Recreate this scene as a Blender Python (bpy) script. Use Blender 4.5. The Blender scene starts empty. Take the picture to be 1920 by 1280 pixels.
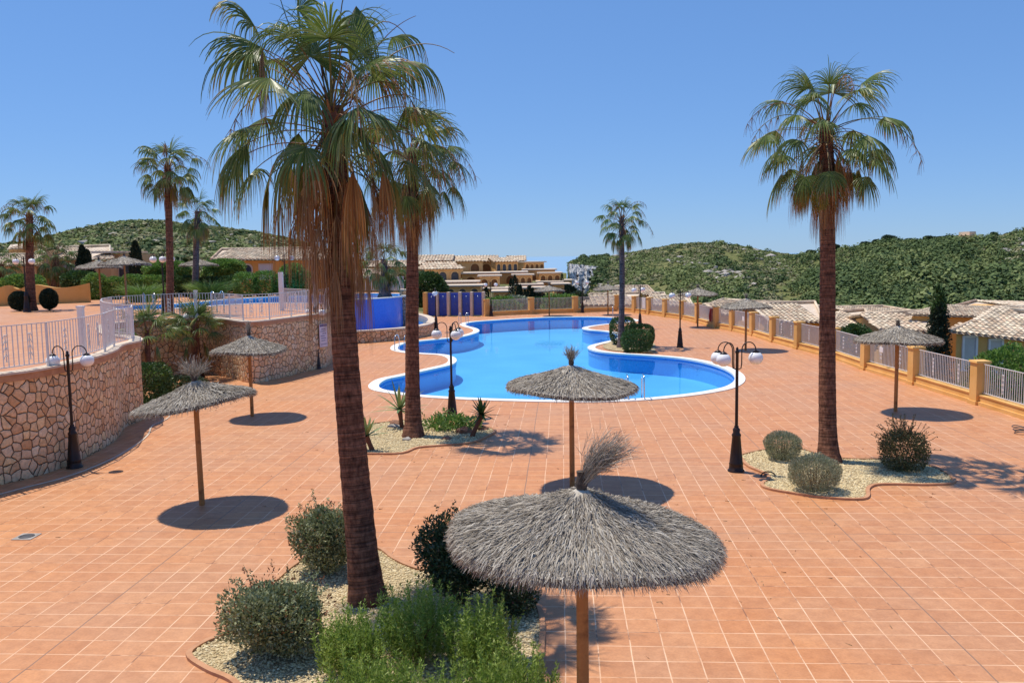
import bpy, math, random
import numpy as np
from mathutils import Vector, Matrix
R = math.radians
rnd = random.Random(7)
rng = np.random.default_rng(11)
scene = bpy.context.scene
COL = scene.collection

# ------------------------------------------------------------------ camera
F = 1640.0                      # focal length in photo pixels (photo 1920 x 1280)
YAW, PITCH, ROLL = math.atan(95/F), math.atan(161/F), 0.015
CAM = Vector((0, 0, 5.0))
_r0 = Vector((math.cos(YAW), math.sin(YAW), 0))
_fh = Vector((-math.sin(YAW), math.cos(YAW), 0))
FW = (_fh*math.cos(PITCH) - Vector((0, 0, 1))*math.sin(PITCH)).normalized()
_u0 = _r0.cross(FW)
RT = _r0*math.cos(ROLL) - _u0*math.sin(ROLL)
UP = _u0*math.cos(ROLL) + _r0*math.sin(ROLL)
cd = bpy.data.cameras.new('camera'); cam = bpy.data.objects.new('camera', cd); COL.objects.link(cam)
cd.sensor_width = 36; cd.lens = F/1920*36; cd.clip_start = .1; cd.clip_end = 60000
M4 = Matrix((RT, UP, -FW)).transposed().to_4x4(); M4.translation = CAM
cam.matrix_world = M4
scene.camera = cam

# ------------------------------------------------------------------ light
SUN_DIR = Vector((-.33, .22, 1)).normalized()
SUN_EL = math.asin(SUN_DIR.z)
sl = bpy.data.lights.new('sun', 'SUN'); so = bpy.data.objects.new('sun', sl); COL.objects.link(so)
sl.energy = 4.2; sl.angle = R(.5); sl.color = (1, .92, .79)
so.rotation_euler = SUN_DIR.to_track_quat('Z', 'Y').to_euler()
so.location = (0, 0, 60)
w = bpy.data.worlds.new('World'); scene.world = w; w.use_nodes = True
nt = w.node_tree; bg = nt.nodes['Background']
sky = nt.nodes.new('ShaderNodeTexSky'); sky.sky_type = 'NISHITA'; sky.sun_disc = False
sky.sun_elevation = SUN_EL; sky.sun_rotation = math.atan2(SUN_DIR.x, SUN_DIR.y)
sky.altitude = 800; sky.air_density = 1.0; sky.dust_density = 0.0; sky.ozone_density = 3.0
hs_ = nt.nodes.new('ShaderNodeHueSaturation'); hs_.inputs['Saturation'].default_value = 1.08
mx_ = nt.nodes.new('ShaderNodeMix'); mx_.data_type = 'RGBA'; mx_.blend_type = 'MULTIPLY'; mx_.inputs[0].default_value = 1; mx_.inputs[7].default_value = (.42, .60, .92, 1)
gm_ = nt.nodes.new('ShaderNodeGamma'); gm_.inputs['Gamma'].default_value = .50
nt.links.new(sky.outputs[0], gm_.inputs[0]); nt.links.new(gm_.outputs[0], mx_.inputs[6]); nt.links.new(mx_.outputs[2], hs_.inputs['Color']); nt.links.new(hs_.outputs[0], bg.inputs[0]); bg.inputs[1].default_value = .30
scene.view_settings.view_transform = 'Standard'; scene.view_settings.look = 'None'
scene.view_settings.exposure = 0.19; scene.view_settings.gamma = 1
scene.cycles.max_bounces = 8; scene.cycles.transparent_max_bounces = 12
scene.cycles.caustics_reflective = False; scene.cycles.caustics_refractive = False

# ------------------------------------------------------------------ pixel -> world
def ray(px, py):
    return FW + RT*((px-960)/F) - UP*((py-640)/F)
def gp(px, py, z=0.0):
    d = ray(px, py); t = (z-CAM.z)/d.z
    return CAM + d*t
def at(px, py, D):
    return CAM + ray(px, py)*D
def depth(p):
    return (Vector(p)-CAM).dot(FW)
def pxm(p):
    return F/depth(p)

# ------------------------------------------------------------------ materials
def newmat(name):
    m = bpy.data.materials.new(name); m.use_nodes = True
    n = m.node_tree; return m, n, n.nodes['Principled BSDF'], n.nodes, n.links
def ramp(nodes, cols, pos=None, interp='LINEAR'):
    r = nodes.new('ShaderNodeValToRGB'); e = r.color_ramp.elements; r.color_ramp.interpolation = interp
    k = len(cols)
    for i, c in enumerate(cols):
        p = pos[i] if pos else i/max(1, k-1)
        el = e[i] if i < 2 else e.new(p)
        el.position = p; el.color = (*c, 1)
    return r
def noise(nodes, links, scale, detail=4, rough=.6, coord='Object', vec=None):
    t = nodes.new('ShaderNodeTexNoise'); t.inputs['Scale'].default_value = scale
    t.inputs['Detail'].default_value = detail; t.inputs['Roughness'].default_value = rough
    if vec is None:
        tc = nodes.new('ShaderNodeTexCoord'); vec = tc.outputs[coord]
    links.new(vec, t.inputs['Vector']); return t
def mixc(nodes, links, a, b, f, mode='MIX'):
    m = nodes.new('ShaderNodeMix'); m.data_type = 'RGBA'; m.blend_type = mode
    for s, v in ((m.inputs[6], a), (m.inputs[7], b)):
        if isinstance(v, (tuple, list)): s.default_value = (*v[:3], 1)
        else: links.new(v, s)
    if isinstance(f, (int, float)): m.inputs[0].default_value = f
    else: links.new(f, m.inputs[0])
    return m.outputs[2]
def bump(nodes, links, h, bs, strength=.5, dist=.02):
    b = nodes.new('ShaderNodeBump'); b.inputs['Strength'].default_value = strength
    b.inputs['Distance'].default_value = dist
    links.new(h, b.inputs['Height']); links.new(b.outputs[0], bs.inputs['Normal']); return b
def math_(nodes, links, op, a, b=None, c=None):
    m = nodes.new('ShaderNodeMath'); m.operation = op
    for i, v in enumerate((a, b, c)):
        if v is None: continue
        if isinstance(v, (int, float)): m.inputs[i].default_value = v
        else: links.new(v, m.inputs[i])
    return m.outputs[0]

def mat_noise(name, cols, scale=3, rough=.8, bstr=.3, bscale=None, bdist=.01, metal=0, pos=None, spec=.5):
    m, n, b, N, L = newmat(name)
    t = noise(N, L, scale); r = ramp(N, cols, pos or ([.3, .7] if len(cols) == 2 else None))
    L.new(t.outputs[0], r.inputs[0]); L.new(r.outputs[0], b.inputs['Base Color'])
    b.inputs['Roughness'].default_value = rough; b.inputs['Metallic'].default_value = metal
    b.inputs['Specular IOR Level'].default_value = spec
    if bstr:
        t2 = noise(N, L, bscale or scale*6); bump(N, L, t2.outputs[0], b, bstr, bdist)
    return m
def mat_island(name, cols, rough=.6, trans=0.0, spec=.3, nscale=0, pos=None):
    """leaves, strands, tiles: every loose piece takes its own colour of the range"""
    m, n, b, N, L = newmat(name)
    g = N.new('ShaderNodeNewGeometry'); r = ramp(N, cols, pos)
    L.new(g.outputs['Random Per Island'], r.inputs[0]); c = r.outputs[0]
    if nscale:
        t = noise(N, L, nscale, 3); rr = ramp(N, [(.62, .62, .62), (1.2, 1.2, 1.2)], [.35, .65])
        L.new(t.outputs[0], rr.inputs[0]); c = mixc(N, L, c, rr.outputs[0], 1.0, 'MULTIPLY')
    L.new(c, b.inputs['Base Color']); b.inputs['Roughness'].default_value = rough
    b.inputs['Specular IOR Level'].default_value = spec
    if trans:
        tr = N.new('ShaderNodeBsdfTranslucent'); L.new(c, tr.inputs[0])
        mx = N.new('ShaderNodeMixShader'); mx.inputs[0].default_value = trans
        out = N['Material Output'] if 'Material Output' in N else None
        out = [x for x in N if x.type == 'OUTPUT_MATERIAL'][0]
        L.new(b.outputs[0], mx.inputs[1]); L.new(tr.outputs[0], mx.inputs[2]); L.new(mx.outputs[0], out.inputs[0])
    return m

TILE = .417
def make_tile_mat(name, light=1.0):
    m, n, b, N, L = newmat(name)
    g = N.new('ShaderNodeNewGeometry'); sep = N.new('ShaderNodeSeparateXYZ'); L.new(g.outputs['Position'], sep.inputs[0])
    # slightly wandering joints
    wn = noise(N, L, .8, 2, vec=g.outputs['Position'])
    wob = math_(N, L, 'MULTIPLY', math_(N, L, 'SUBTRACT', wn.outputs[0], .5), .03)
    fx = math_(N, L, 'DIVIDE', math_(N, L, 'ADD', sep.outputs[0], wob), TILE)
    fy = math_(N, L, 'DIVIDE', math_(N, L, 'ADD', sep.outputs[1], wob), TILE)
    def edge(f):
        fr = math_(N, L, 'FRACT', math_(N, L, 'ADD', f, 1000.0))
        return math_(N, L, 'SUBTRACT', .5, math_(N, L, 'ABSOLUTE', math_(N, L, 'SUBTRACT', fr, .5)))   # 0 at joint
    ex, ey = edge(fx), edge(fy)
    e = math_(N, L, 'MINIMUM', ex, ey)
    jr = ramp(N, [(1, 1, 1), (0, 0, 0)], [.009, .026]); L.new(e, jr.inputs[0])
    # per tile random
    cx = N.new('ShaderNodeCombineXYZ')
    L.new(math_(N, L, 'FLOOR', fx), cx.inputs[0]); L.new(math_(N, L, 'FLOOR', fy), cx.inputs[1])
    wt = N.new('ShaderNodeTexWhiteNoise'); wt.noise_dimensions = '3D'; L.new(cx.outputs[0], wt.inputs['Vector'])
    cr = ramp(N, [(.51*light, .235*light, .108*light), (.55*light, .262*light, .122*light), (.53*light, .258*light, .126*light), (.58*light, .285*light, .135*light)])
    L.new(wt.outputs['Value'], cr.inputs[0])
    # mottling inside each tile and big stains
    t1 = noise(N, L, 5, 5, .65, vec=g.outputs['Position']); r1 = ramp(N, [(.86, .82, .79), (1.06, 1.07, 1.08)], [.36, .62]); L.new(t1.outputs[0], r1.inputs[0])
    c = mixc(N, L, cr.outputs[0], r1.outputs[0], .8, 'MULTIPLY')
    t2 = noise(N, L, .28, 5, .6, vec=g.outputs['Position']); r2 = ramp(N, [(1.06, .97, .85), (.99, 1.0, 1.04)], [.4, .6]); L.new(t2.outputs[0], r2.inputs[0])
    c = mixc(N, L, c, r2.outputs[0], 1.0, 'MULTIPLY')
    t3 = noise(N, L, 30, 2, .5, vec=g.outputs['Position']); r3 = ramp(N, [(.88, .88, .88), (1.05, 1.05, 1.05)], [.35, .6]); L.new(t3.outputs[0], r3.inputs[0])
    c = mixc(N, L, c, r3.outputs[0], .6, 'MULTIPLY')
    # joints: mostly cream grout, patchily dirty
    t4 = noise(N, L, 1.1, 4, .7, vec=g.outputs['Position']); r4 = ramp(N, [(.24, .11, .06), (.70, .42, .25), (.84, .58, .38)], [.38, .45, .64]); L.new(t4.outputs[0], r4.inputs[0])
    c = mixc(N, L, c, r4.outputs[0], jr.outputs[0])
    # wide dark expansion joints every 14 tiles
    def big(f, off):
        q = math_(N, L, 'DIVIDE', math_(N, L, 'ADD', f, off), 14.0)
        return math_(N, L, 'MULTIPLY', edge(q), 14.0)
    eb = math_(N, L, 'MINIMUM', big(fx, 2.0), big(fy, 5.0))
    br = ramp(N, [(1, 1, 1), (0, 0, 0)], [.014, .030]); L.new(eb, br.inputs[0])
    c = mixc(N, L, c, (.26, .15, .10), br.outputs[0])
    L.new(c, b.inputs['Base Color']); b.inputs['Roughness'].default_value = .55
    b.inputs['Specular IOR Level'].default_value = .35
    h = math_(N, L, 'SUBTRACT', math_(N, L, 'MULTIPLY', t1.outputs[0], .3), jr.outputs[0])
    bump(N, L, h, b, .35, .006)
    return m

def make_stone_mat(name, sc=2.9, tint=(1, 1, 1)):
    """irregular stones set in thin dark joints; UV in metres"""
    m, n, b, N, L = newmat(name)
    uv = N.new('ShaderNodeUVMap'); v0 = uv.outputs[0]
    wn = noise(N, L, 2.2, 3, .6, vec=v0)
    s = N.new('ShaderNodeVectorMath'); s.operation = 'SUBTRACT'; L.new(wn.outputs['Color'], s.inputs[0]); s.inputs[1].default_value = (.5, .5, .5)
    k = N.new('ShaderNodeVectorMath'); k.operation = 'SCALE'; L.new(s.outputs[0], k.inputs[0]); k.inputs['Scale'].default_value = .16
    a = N.new('ShaderNodeVectorMath'); a.operation = 'ADD'; L.new(v0, a.inputs[0]); L.new(k.outputs[0], a.inputs[1])
    def vor(feat):
        t = N.new('ShaderNodeTexVoronoi'); t.voronoi_dimensions = '2D'; t.feature = feat; t.inputs['Scale'].default_value = sc
        t.inputs['Randomness'].default_value = .88; L.new(a.outputs[0], t.inputs['Vector']); return t
    vd, vc = vor('DISTANCE_TO_EDGE'), vor('F1')
    hs = N.new('ShaderNodeSeparateColor'); L.new(vc.outputs['Color'], hs.inputs[0])
    cols = [(.60, .37, .20), (.74, .49, .29), (.80, .57, .36), (.68, .48, .31), (.82, .60, .34), (.58, .32, .16), (.80, .66, .47)]
    cr = ramp(N, [tuple(x*t for x, t in zip(c, tint)) for c in cols]); L.new(hs.outputs[0], cr.inputs[0])
    t1 = noise(N, L, 9, 6, .7, vec=v0); r1 = ramp(N, [(.74, .72, .68), (1.25, 1.2, 1.12)], [.32, .62]); L.new(t1.outputs[0], r1.inputs[0])
    c = mixc(N, L, cr.outputs[0], r1.outputs[0], .9, 'MULTIPLY')
    er = ramp(N, [(0, 0, 0), (1, 1, 1)], [.022, .05]); 
    t2 = noise(N, L, 7, 3, .6, vec=v0)
    dd = math_(N, L, 'ADD', vd.outputs['Distance'], math_(N, L, 'MULTIPLY', math_(N, L, 'SUBTRACT', t2.outputs[0], .5), .07))
    L.new(dd, er.inputs[0])
    c = mixc(N, L, (.085, .035, .02), c, er.outputs[0])
    L.new(c, b.inputs['Base Color']); b.inputs['Roughness'].default_value = .85
    hr = ramp(N, [(0, 0, 0), (.8, .8, .8), (1, 1, 1)], [.0, .09, .3]); L.new(dd, hr.inputs[0])
    h = math_(N, L, 'ADD', hr.outputs[0], math_(N, L, 'MULTIPLY', t1.outputs[0], .45))
    bump(N, L, h, b, .9, .05)
    return m

MT = {}
MT['deck'] = make_tile_mat('terracotta_tiles')
MT['deck_up'] = make_tile_mat('terrace_tiles', 1.0)
MT['stone'] = make_stone_mat('stone_facing', 4.5)
MT['stone_small'] = make_stone_mat('stone_facing_small', 3.6, (1.05, .95, .88))
MT['coping'] = mat_noise('white_coping', [(.74, .72, .67), (.84, .82, .78)], 2.5, .7, .15)
MT['cream'] = mat_noise('cream_coping', [(.56, .44, .33), (.68, .57, .45)], 3, .8, .2)
MT['terra'] = mat_noise('terracotta_edge', [(.42, .19, .09), (.56, .29, .15)], 4, .75, .3)
MT['ochre'] = mat_noise('ochre_render', [(.68, .37, .10), (.78, .46, .16)], 1.3, .9, .25, 30, .006)
MT['apart'] = mat_noise('bright_ochre_render', [(.86, .47, .17), (.93, .57, .24)], .4, .9, .1)  # brighter, more orange ochre of the apartment fronts
MT['dry_litter'] = mat_island('dry_litter', [(.28, .16, .08), (.40, .26, .13), (.16, .08, .04)], .9)
MT['ochre_dk'] = mat_noise('deep_ochre_render', [(.62, .29, .06), (.72, .36, .09)], 1.3, .9, .2, 30, .006)
MT['ochre_lt'] = mat_noise('pale_ochre_render', [(.58, .37, .16), (.66, .44, .22)], 1.3, .9, .2, 30, .006)
MT['white'] = mat_noise('white_paint', [(.74, .72, .70), (.82, .80, .78)], 4, .5, .05)
MT['rail'] = mat_noise('rail_paint', [(.66, .62, .60), (.78, .75, .73)], 6, .45, .05)
MT['black'] = mat_noise('dark_brown_iron', [(.018, .011, .009), (.035, .02, .016)], 6, .38, .25, 20, .004, spec=.3)
MT['darkgrey'] = mat_noise('dark_grey_and_arch_shade', [(.05, .05, .055), (.09, .09, .1)], 3, .5, .1)  # dark grey; on the apartment arches it paints the shade of the recess
MT['glassdark'] = mat_noise('window_glass', [(.03, .04, .05), (.07, .09, .11)], 1.5, .12, 0)
MT['shutter'] = mat_noise('roller_blind', [(.50, .48, .45), (.60, .58, .55)], 2, .5, .1)
MT['globe'] = mat_noise('opal_globe', [(.86, .85, .84), (.90, .89, .88)], 2, .18, 0)
MT['steel'] = mat_noise('stainless_tube', [(.55, .57, .6), (.68, .7, .72)], 5, .22, 0, metal=1)
MT['pole'] = mat_noise('orange_pine_pole', [(.20, .075, .018), (.42, .19, .055), (.34, .13, .032)], 5, .6, .4, 26, .008, pos=[.3, .5, .7])
MT['blue'] = mat_noise('cobalt_mosaic', [(.03, .20, .80), (.05, .27, .90)], 9, .25, .1, 60)
MT['blue_lt'] = mat_noise('shower_panel_blue', [(.03, .085, .52), (.045, .12, .64)], 3, .4, .05)
MT['rock'] = mat_noise('rust_rock', [(.16, .065, .035), (.36, .19, .12)], 6, .9, .8, 18, .03)
MT['rock_grey'] = mat_noise('pale_rock', [(.26, .23, .2), (.48, .44, .40)], 5, .9, .8, 18, .03)
MT['red'] = mat_noise('red_plastic', [(.35, .03, .03), (.5, .06, .05)], 4, .5, .1)
MT['sign'] = mat_noise('pale_sign_face', [(.60, .50, .56), (.70, .60, .64)], 3, .5, 0)
MT['sign_dark'] = mat_noise('dark_sign_print', [(.05, .05, .16), (.09, .08, .22)], 3, .5, 0)
MT['thatch'] = mat_island('heather_thatch', [(.14, .11, .085), (.36, .31, .25), (.52, .47, .39), (.26, .225, .19), (.62, .57, .49)], .9, .05, .1)
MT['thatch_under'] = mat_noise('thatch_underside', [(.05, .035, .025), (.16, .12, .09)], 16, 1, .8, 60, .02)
MT['roof'] = mat_island('clay_barrel_tiles', [(.58, .45, .32), (.68, .54, .39), (.52, .38, .27), (.74, .63, .47), (.62, .52, .40), (.70, .57, .40)], .85, 0, .2, 1.5)
MT['soil'] = mat_noise('earth', [(.05, .035, .02), (.12, .09, .055)], 2, 1, .6)
def bark(name, c0, c1, rs=26):
    m, n, b, N, L = newmat(name)
    uv = N.new('ShaderNodeUVMap'); mp = N.new('ShaderNodeMapping'); mp.inputs['Scale'].default_value = (3, 1, 1); L.new(uv.outputs[0], mp.inputs[0])
    t = noise(N, L, 7, 5, .7, vec=mp.outputs[0]); r = ramp(N, [c0, c1], [.33, .66]); L.new(t.outputs[0], r.inputs[0])
    mp2 = N.new('ShaderNodeMapping'); mp2.inputs['Scale'].default_value = (1.2, rs, 1); L.new(uv.outputs[0], mp2.inputs[0])
    t2 = noise(N, L, 1, 4, .6, vec=mp2.outputs[0]); t2.inputs['Distortion'].default_value = .9; r2 = ramp(N, [(.35, .33, .33), (1.15, 1.1, 1.08)], [.36, .58]); L.new(t2.outputs[0], r2.inputs[0])
    mp3 = N.new('ShaderNodeMapping'); mp3.inputs['Scale'].default_value = (15, 4.5, 1); L.new(uv.outputs[0], mp3.inputs[0])
    t3 = noise(N, L, 1, 4, .6, vec=mp3.outputs[0]); r3 = ramp(N, [(.5, .48, .47), (1.2, 1.18, 1.15)], [.36, .6]); L.new(t3.outputs[0], r3.inputs[0])
    c = mixc(N, L, r.outputs[0], r2.outputs[0], .9, 'MULTIPLY'); c = mixc(N, L, c, r3.outputs[0], .4, 'MULTIPLY')
    L.new(c, b.inputs['Base Color']); b.inputs['Roughness'].default_value = .9; b.inputs['Specular IOR Level'].default_value = .15
    h = math_(N, L, 'ADD', t2.outputs[0], math_(N, L, 'MULTIPLY', t3.outputs[0], .8)); bump(N, L, h, b, 1.0, .04)
    return m
MT['bark'] = bark('palm_bark', (.11, .048, .032), (.33, .16, .10))
MT['bark_grey'] = bark('grey_palm_bark', (.09, .07, .07), (.24, .19, .19))
MT['leaf'] = mat_island('palm_leaf_green', [(.065, .12, .022), (.13, .20, .04), (.22, .29, .08), (.09, .15, .035), (.30, .35, .15)], .42, .35, .5)
MT['leaf_mid'] = mat_island('palm_leaf_ageing', [(.32, .28, .05), (.20, .23, .05), (.46, .32, .06), (.16, .18, .05)], .5, .4, .4)
MT['leaf_dry'] = mat_island('palm_leaf_dry', [(.26, .14, .075), (.44, .27, .15), (.17, .09, .05), (.56, .42, .27), (.50, .27, .11)], .75, .3, .2)
MT['leaf_rust'] = mat_island('palm_leaf_rust', [(.34, .13, .04), (.56, .26, .08), (.22, .09, .04), (.66, .40, .16)], .7, .35, .2)
MT['stalk'] = mat_island('palm_stalk', [(.12, .13, .04), (.20, .12, .05), (.16, .06, .03)], .55, 0, .3)
def leafm(name, cols, trans=.18, rough=.5): MT[name] = mat_island(name, cols, rough, trans, .35)
leafm('grey_leaf', [(.15, .18, .07), (.29, .32, .16), (.43, .45, .27), (.20, .24, .10), (.15, .13, .05)], .2)
leafm('dark_leaf', [(.030, .055, .018), (.06, .10, .035), (.10, .13, .055), (.07, .05, .03)], .15, .4)
leafm('red_leaf', [(.26, .07, .04), (.22, .12, .05), (.30, .13, .07)], .2)
leafm('bright_leaf', [(.09, .19, .03), (.16, .29, .05), (.26, .40, .10), (.055, .12, .02)], .3)
leafm('feather_leaf', [(.16, .26, .035), (.27, .38, .06), (.40, .50, .13), (.09, .16, .02)], .35)
leafm('mid_leaf', [(.035, .08, .018), (.065, .13, .03), (.10, .17, .045), (.025, .05, .012)], .2)
leafm('cypress_leaf', [(.012, .025, .012), (.022, .042, .02), (.035, .05, .022)], .05, .7)
leafm('silver_leaf', [(.20, .22, .13), (.34, .37, .24), (.45, .46, .32), (.13, .14, .06)], .1, .7)
leafm('olive_leaf', [(.07, .085, .025), (.13, .14, .05), (.20, .20, .09), (.05, .05, .02)], .15, .6)
leafm('pine_leaf', [(.022, .042, .018), (.04, .07, .028), (.065, .10, .035), (.03, .05, .02)], .08, .7)
leafm('agave_leaf', [(.17, .24, .09), (.28, .34, .13), (.12, .19, .07)], .1, .45)
leafm('sprig', [(.16, .09, .05), (.24, .17, .08), (.10, .06, .03)], 0, .8)
leafm('hillbush', [(.11, .15, .045), (.16, .205, .065), (.22, .255, .10), (.13, .175, .055)], .1, .9)
leafm('hillbush_dark', [(.04, .075, .025), (.065, .105, .035), (.085, .13, .045)], .1, .9)
leafm('hillbush_pale', [(.20, .21, .10), (.28, .27, .14), (.34, .31, .18), (.24, .25, .12)], .1, .9)
leafm('hillpine', [(.05, .085, .03), (.085, .135, .045), (.125, .175, .055), (.065, .105, .04)], .1, .9)
leafm('pebble', [(.64, .50, .27), (.76, .62, .36), (.52, .38, .20), (.84, .72, .46), (.68, .54, .30)], 0, .85)
# ------------------------------------------------------------------ mesh builder
class MB:
    def __init__(s): s.V = []; s.F = []; s.n = 0
    def add(s, verts, faces, m=0, uv=None, smooth=False):
        v = np.asarray(verts, dtype=np.float64).reshape(-1, 3)
        if len(faces) == 0: return
        by = {}
        if isinstance(faces, np.ndarray): by[faces.shape[1]] = (faces, np.arange(len(faces)))
        else:
            for i, f in enumerate(faces): by.setdefault(len(f), []).append((f, i))
            by = {k: (np.array([x[0] for x in l]), np.array([x[1] for x in l])) for k, l in by.items()}
        for k, (fa, idx) in by.items():
            u = None
            if uv is not None:
                uva = np.asarray(uv, dtype=np.float64)
                u = uva[fa] if uva.ndim == 2 else uva[idx]
            mm = np.full(len(fa), m) if np.isscalar(m) else np.asarray(m)[idx]
            s.F.append((fa + s.n, mm, u, smooth))
        s.V.append(v); s.n += len(v)
    def build(s, name, mats, parent=None, **props):
        me = bpy.data.meshes.new(name); V = np.concatenate(s.V) if s.V else np.zeros((0, 3))
        me.vertices.add(len(V)); me.vertices.foreach_set('co', V.ravel())
        loops = np.concatenate([f[0].ravel() for f in s.F]); sizes = np.concatenate([np.full(len(f[0]), f[0].shape[1]) for f in s.F])
        me.loops.add(len(loops)); me.loops.foreach_set('vertex_index', loops.astype(np.int32))
        me.polygons.add(len(sizes)); st = np.concatenate([[0], np.cumsum(sizes)[:-1]])
        me.polygons.foreach_set('loop_start', st.astype(np.int32))
        me.polygons.foreach_set('material_index', np.concatenate([f[1] for f in s.F]).astype(np.int32))
        me.polygons.foreach_set('use_smooth', np.concatenate([np.full(len(f[0]), f[3]) for f in s.F]))
        if any(f[2] is not None for f in s.F):
            ul = me.uv_layers.new(name='UVMap')
            U = np.concatenate([(f[2].reshape(-1, 2) if f[2] is not None else np.zeros((f[0].size, 2))) for f in s.F])
            ul.data.foreach_set('uv', U.ravel())
        for m in (mats if isinstance(mats, (list, tuple)) else [mats]): me.materials.append(MT[m] if isinstance(m, str) else m)
        me.update(calc_edges=True)
        o = bpy.data.objects.new(name, me); COL.objects.link(o)
        if parent is not None: o.parent = parent
        for k, v in props.items(): o[k] = v
        return o
    def box(s, c, size, rz=0, m=0, taper=1.0):
        x, y, z = [q/2 for q in size]; t = taper
        P = [(-x, -y, -z), (x, -y, -z), (x, y, -z), (-x, y, -z), (-x*t, -y*t, z), (x*t, -y*t, z), (x*t, y*t, z), (-x*t, y*t, z)]
        ca, sa = math.cos(rz), math.sin(rz)
        P = [(c[0]+a*ca-b*sa, c[1]+a*sa+b*ca, c[2]+d) for a, b, d in P]
        s.add(P, [(0, 3, 2, 1), (4, 5, 6, 7), (0, 1, 5, 4), (1, 2, 6, 5), (2, 3, 7, 6), (3, 0, 4, 7)], m)
    def tube(s, path, radii, n=8, m=0, smooth=True, cap=True, flat=1.0, uvs=False):
        P = [Vector(p) for p in path]; k = len(P)
        if not hasattr(radii, '__len__'): radii = [radii]*k
        V = []; U = []; up = Vector((0, 0, 1)); prev = None; L = 0
        for i in range(k):
            t = (P[min(k-1, i+1)]-P[max(0, i-1)]).normalized()
            if prev is None:
                a = t.cross(up)
                if a.length < .1: a = t.cross(Vector((0, 1, 0)))
                a.normalize()
            else: a = (prev - t*prev.dot(t)).normalized()
            prev = a; b = t.cross(a)
            if i: L += (P[i]-P[i-1]).length
            for j in range(n):
                an = 2*math.pi*j/n
                V.append(P[i] + a*math.cos(an)*radii[i] + b*math.sin(an)*radii[i]*flat); U.append((j/n, L))
        Fc = []; UV = []
        for i in range(k-1):
            for j in range(n):
                j2 = (j+1) % n
                Fc.append((i*n+j, i*n+j2, (i+1)*n+j2, (i+1)*n+j))
                if uvs: UV.append([(j/n, U[i*n][1]), ((j+1)/n, U[i*n][1]), ((j+1)/n, U[(i+1)*n][1]), (j/n, U[(i+1)*n][1])])
        s.add(V, np.array(Fc), m, np.array(UV) if uvs else None, smooth)
        if cap:
            s.add(V[-n:], [tuple(range(n))], m, [(0, 0)]*n if uvs else None); s.add(V[:n], [tuple(range(n-1, -1, -1))], m, [(0, 0)]*n if uvs else None)
    def lathe(s, prof, c=(0, 0, 0), n=12, m=0, smooth=True, sq=1.0):
        V = []
        for r, z in prof:
            for j in range(n):
                a = 2*math.pi*(j+.5)/n; V.append((c[0]+r*math.cos(a), c[1]+r*math.sin(a)*sq, c[2]+z))
        k = len(prof); Fc = [(i*n+j, i*n+(j+1) % n, (i+1)*n+(j+1) % n, (i+1)*n+j) for i in range(k-1) for j in range(n)]
        s.add(V, np.array(Fc), m, None, smooth)
        s.add(V[:n], [tuple(range(n-1, -1, -1))], m); s.add(V[-n:], [tuple(range(n))], m)
    def sphere(s, c, r, n=14, m=0, sq=(1, 1, 1)):
        V = []; k = n//2
        for i in range(k+1):
            a = math.pi*i/k
            for j in range(n):
                b = 2*math.pi*j/n
                V.append((c[0]+r*sq[0]*math.sin(a)*math.cos(b), c[1]+r*sq[1]*math.sin(a)*math.sin(b), c[2]-r*sq[2]*math.cos(a)))
        s.add(V, np.array([(i*n+j, i*n+(j+1) % n, (i+1)*n+(j+1) % n, (i+1)*n+j) for i in range(k) for j in range(n)]), m, None, True)
    def quads(s, Q, m=0):
        Q = np.asarray(Q); N = len(Q); s.add(Q.reshape(-1, 3), np.arange(N*4).reshape(-1, 4), m)
    def tris(s, Q, m=0):
        Q = np.asarray(Q); N = len(Q); s.add(Q.reshape(-1, 3), np.arange(N*3).reshape(-1, 3), m)

def tag(o, label=None, cat=None, group=None, kind=None):
    if label: o['label'] = label
    if cat: o['category'] = cat
    if group: o['group'] = group
    if kind: o['kind'] = kind
    return o
def thing(name, label, cat, loc=(0, 0, 0), rz=0, group=None):
    o = bpy.data.objects.new(name, None); COL.objects.link(o); o.location = loc; o.rotation_euler = (0, 0, rz)
    o.empty_display_size = .3
    return tag(o, label, cat, group)
def copy_tree(o, parent=None):
    c = o.copy(); COL.objects.link(c); c.parent = parent
    for ch in list(o.children): copy_tree(ch, c)
    return c

# ------------------------------------------------------------------ 2D curves
def smooth_loop(pts, sub=6, closed=True):
    P = [Vector(p[:2]) for p in pts]; n = len(P); out = []
    rngi = range(n) if closed else range(n-1)
    for i in rngi:
        p0, p1, p2, p3 = (P[(i-1) % n], P[i], P[(i+1) % n], P[(i+2) % n]) if closed else (P[max(0, i-1)], P[i], P[i+1], P[min(n-1, i+2)])
        # centripetal catmull-rom
        def tj(ti, a, b): return ti + max(1e-4, (b-a).length)**.5
        t0 = 0; t1 = tj(t0, p0, p1); t2 = tj(t1, p1, p2); t3 = tj(t2, p2, p3)
        for q in range(sub):
            t = t1+(t2-t1)*q/sub
            A1 = p0*((t1-t)/(t1-t0))+p1*((t-t0)/(t1-t0)); A2 = p1*((t2-t)/(t2-t1))+p2*((t-t1)/(t2-t1)); A3 = p2*((t3-t)/(t3-t2))+p3*((t-t2)/(t3-t2))
            B1 = A1*((t2-t)/(t2-t0))+A2*((t-t0)/(t2-t0)); B2 = A2*((t3-t)/(t3-t1))+A3*((t-t1)/(t3-t1))
            out.append(B1*((t2-t)/(t2-t1))+B2*((t-t1)/(t2-t1)))
    if not closed: out.append(P[-1])
    return out
def area(L): return sum(L[i].x*L[(i+1) % len(L)].y - L[(i+1) % len(L)].x*L[i].y for i in range(len(L)))/2
def ccw(L): return L if area(L) > 0 else L[::-1]
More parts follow.
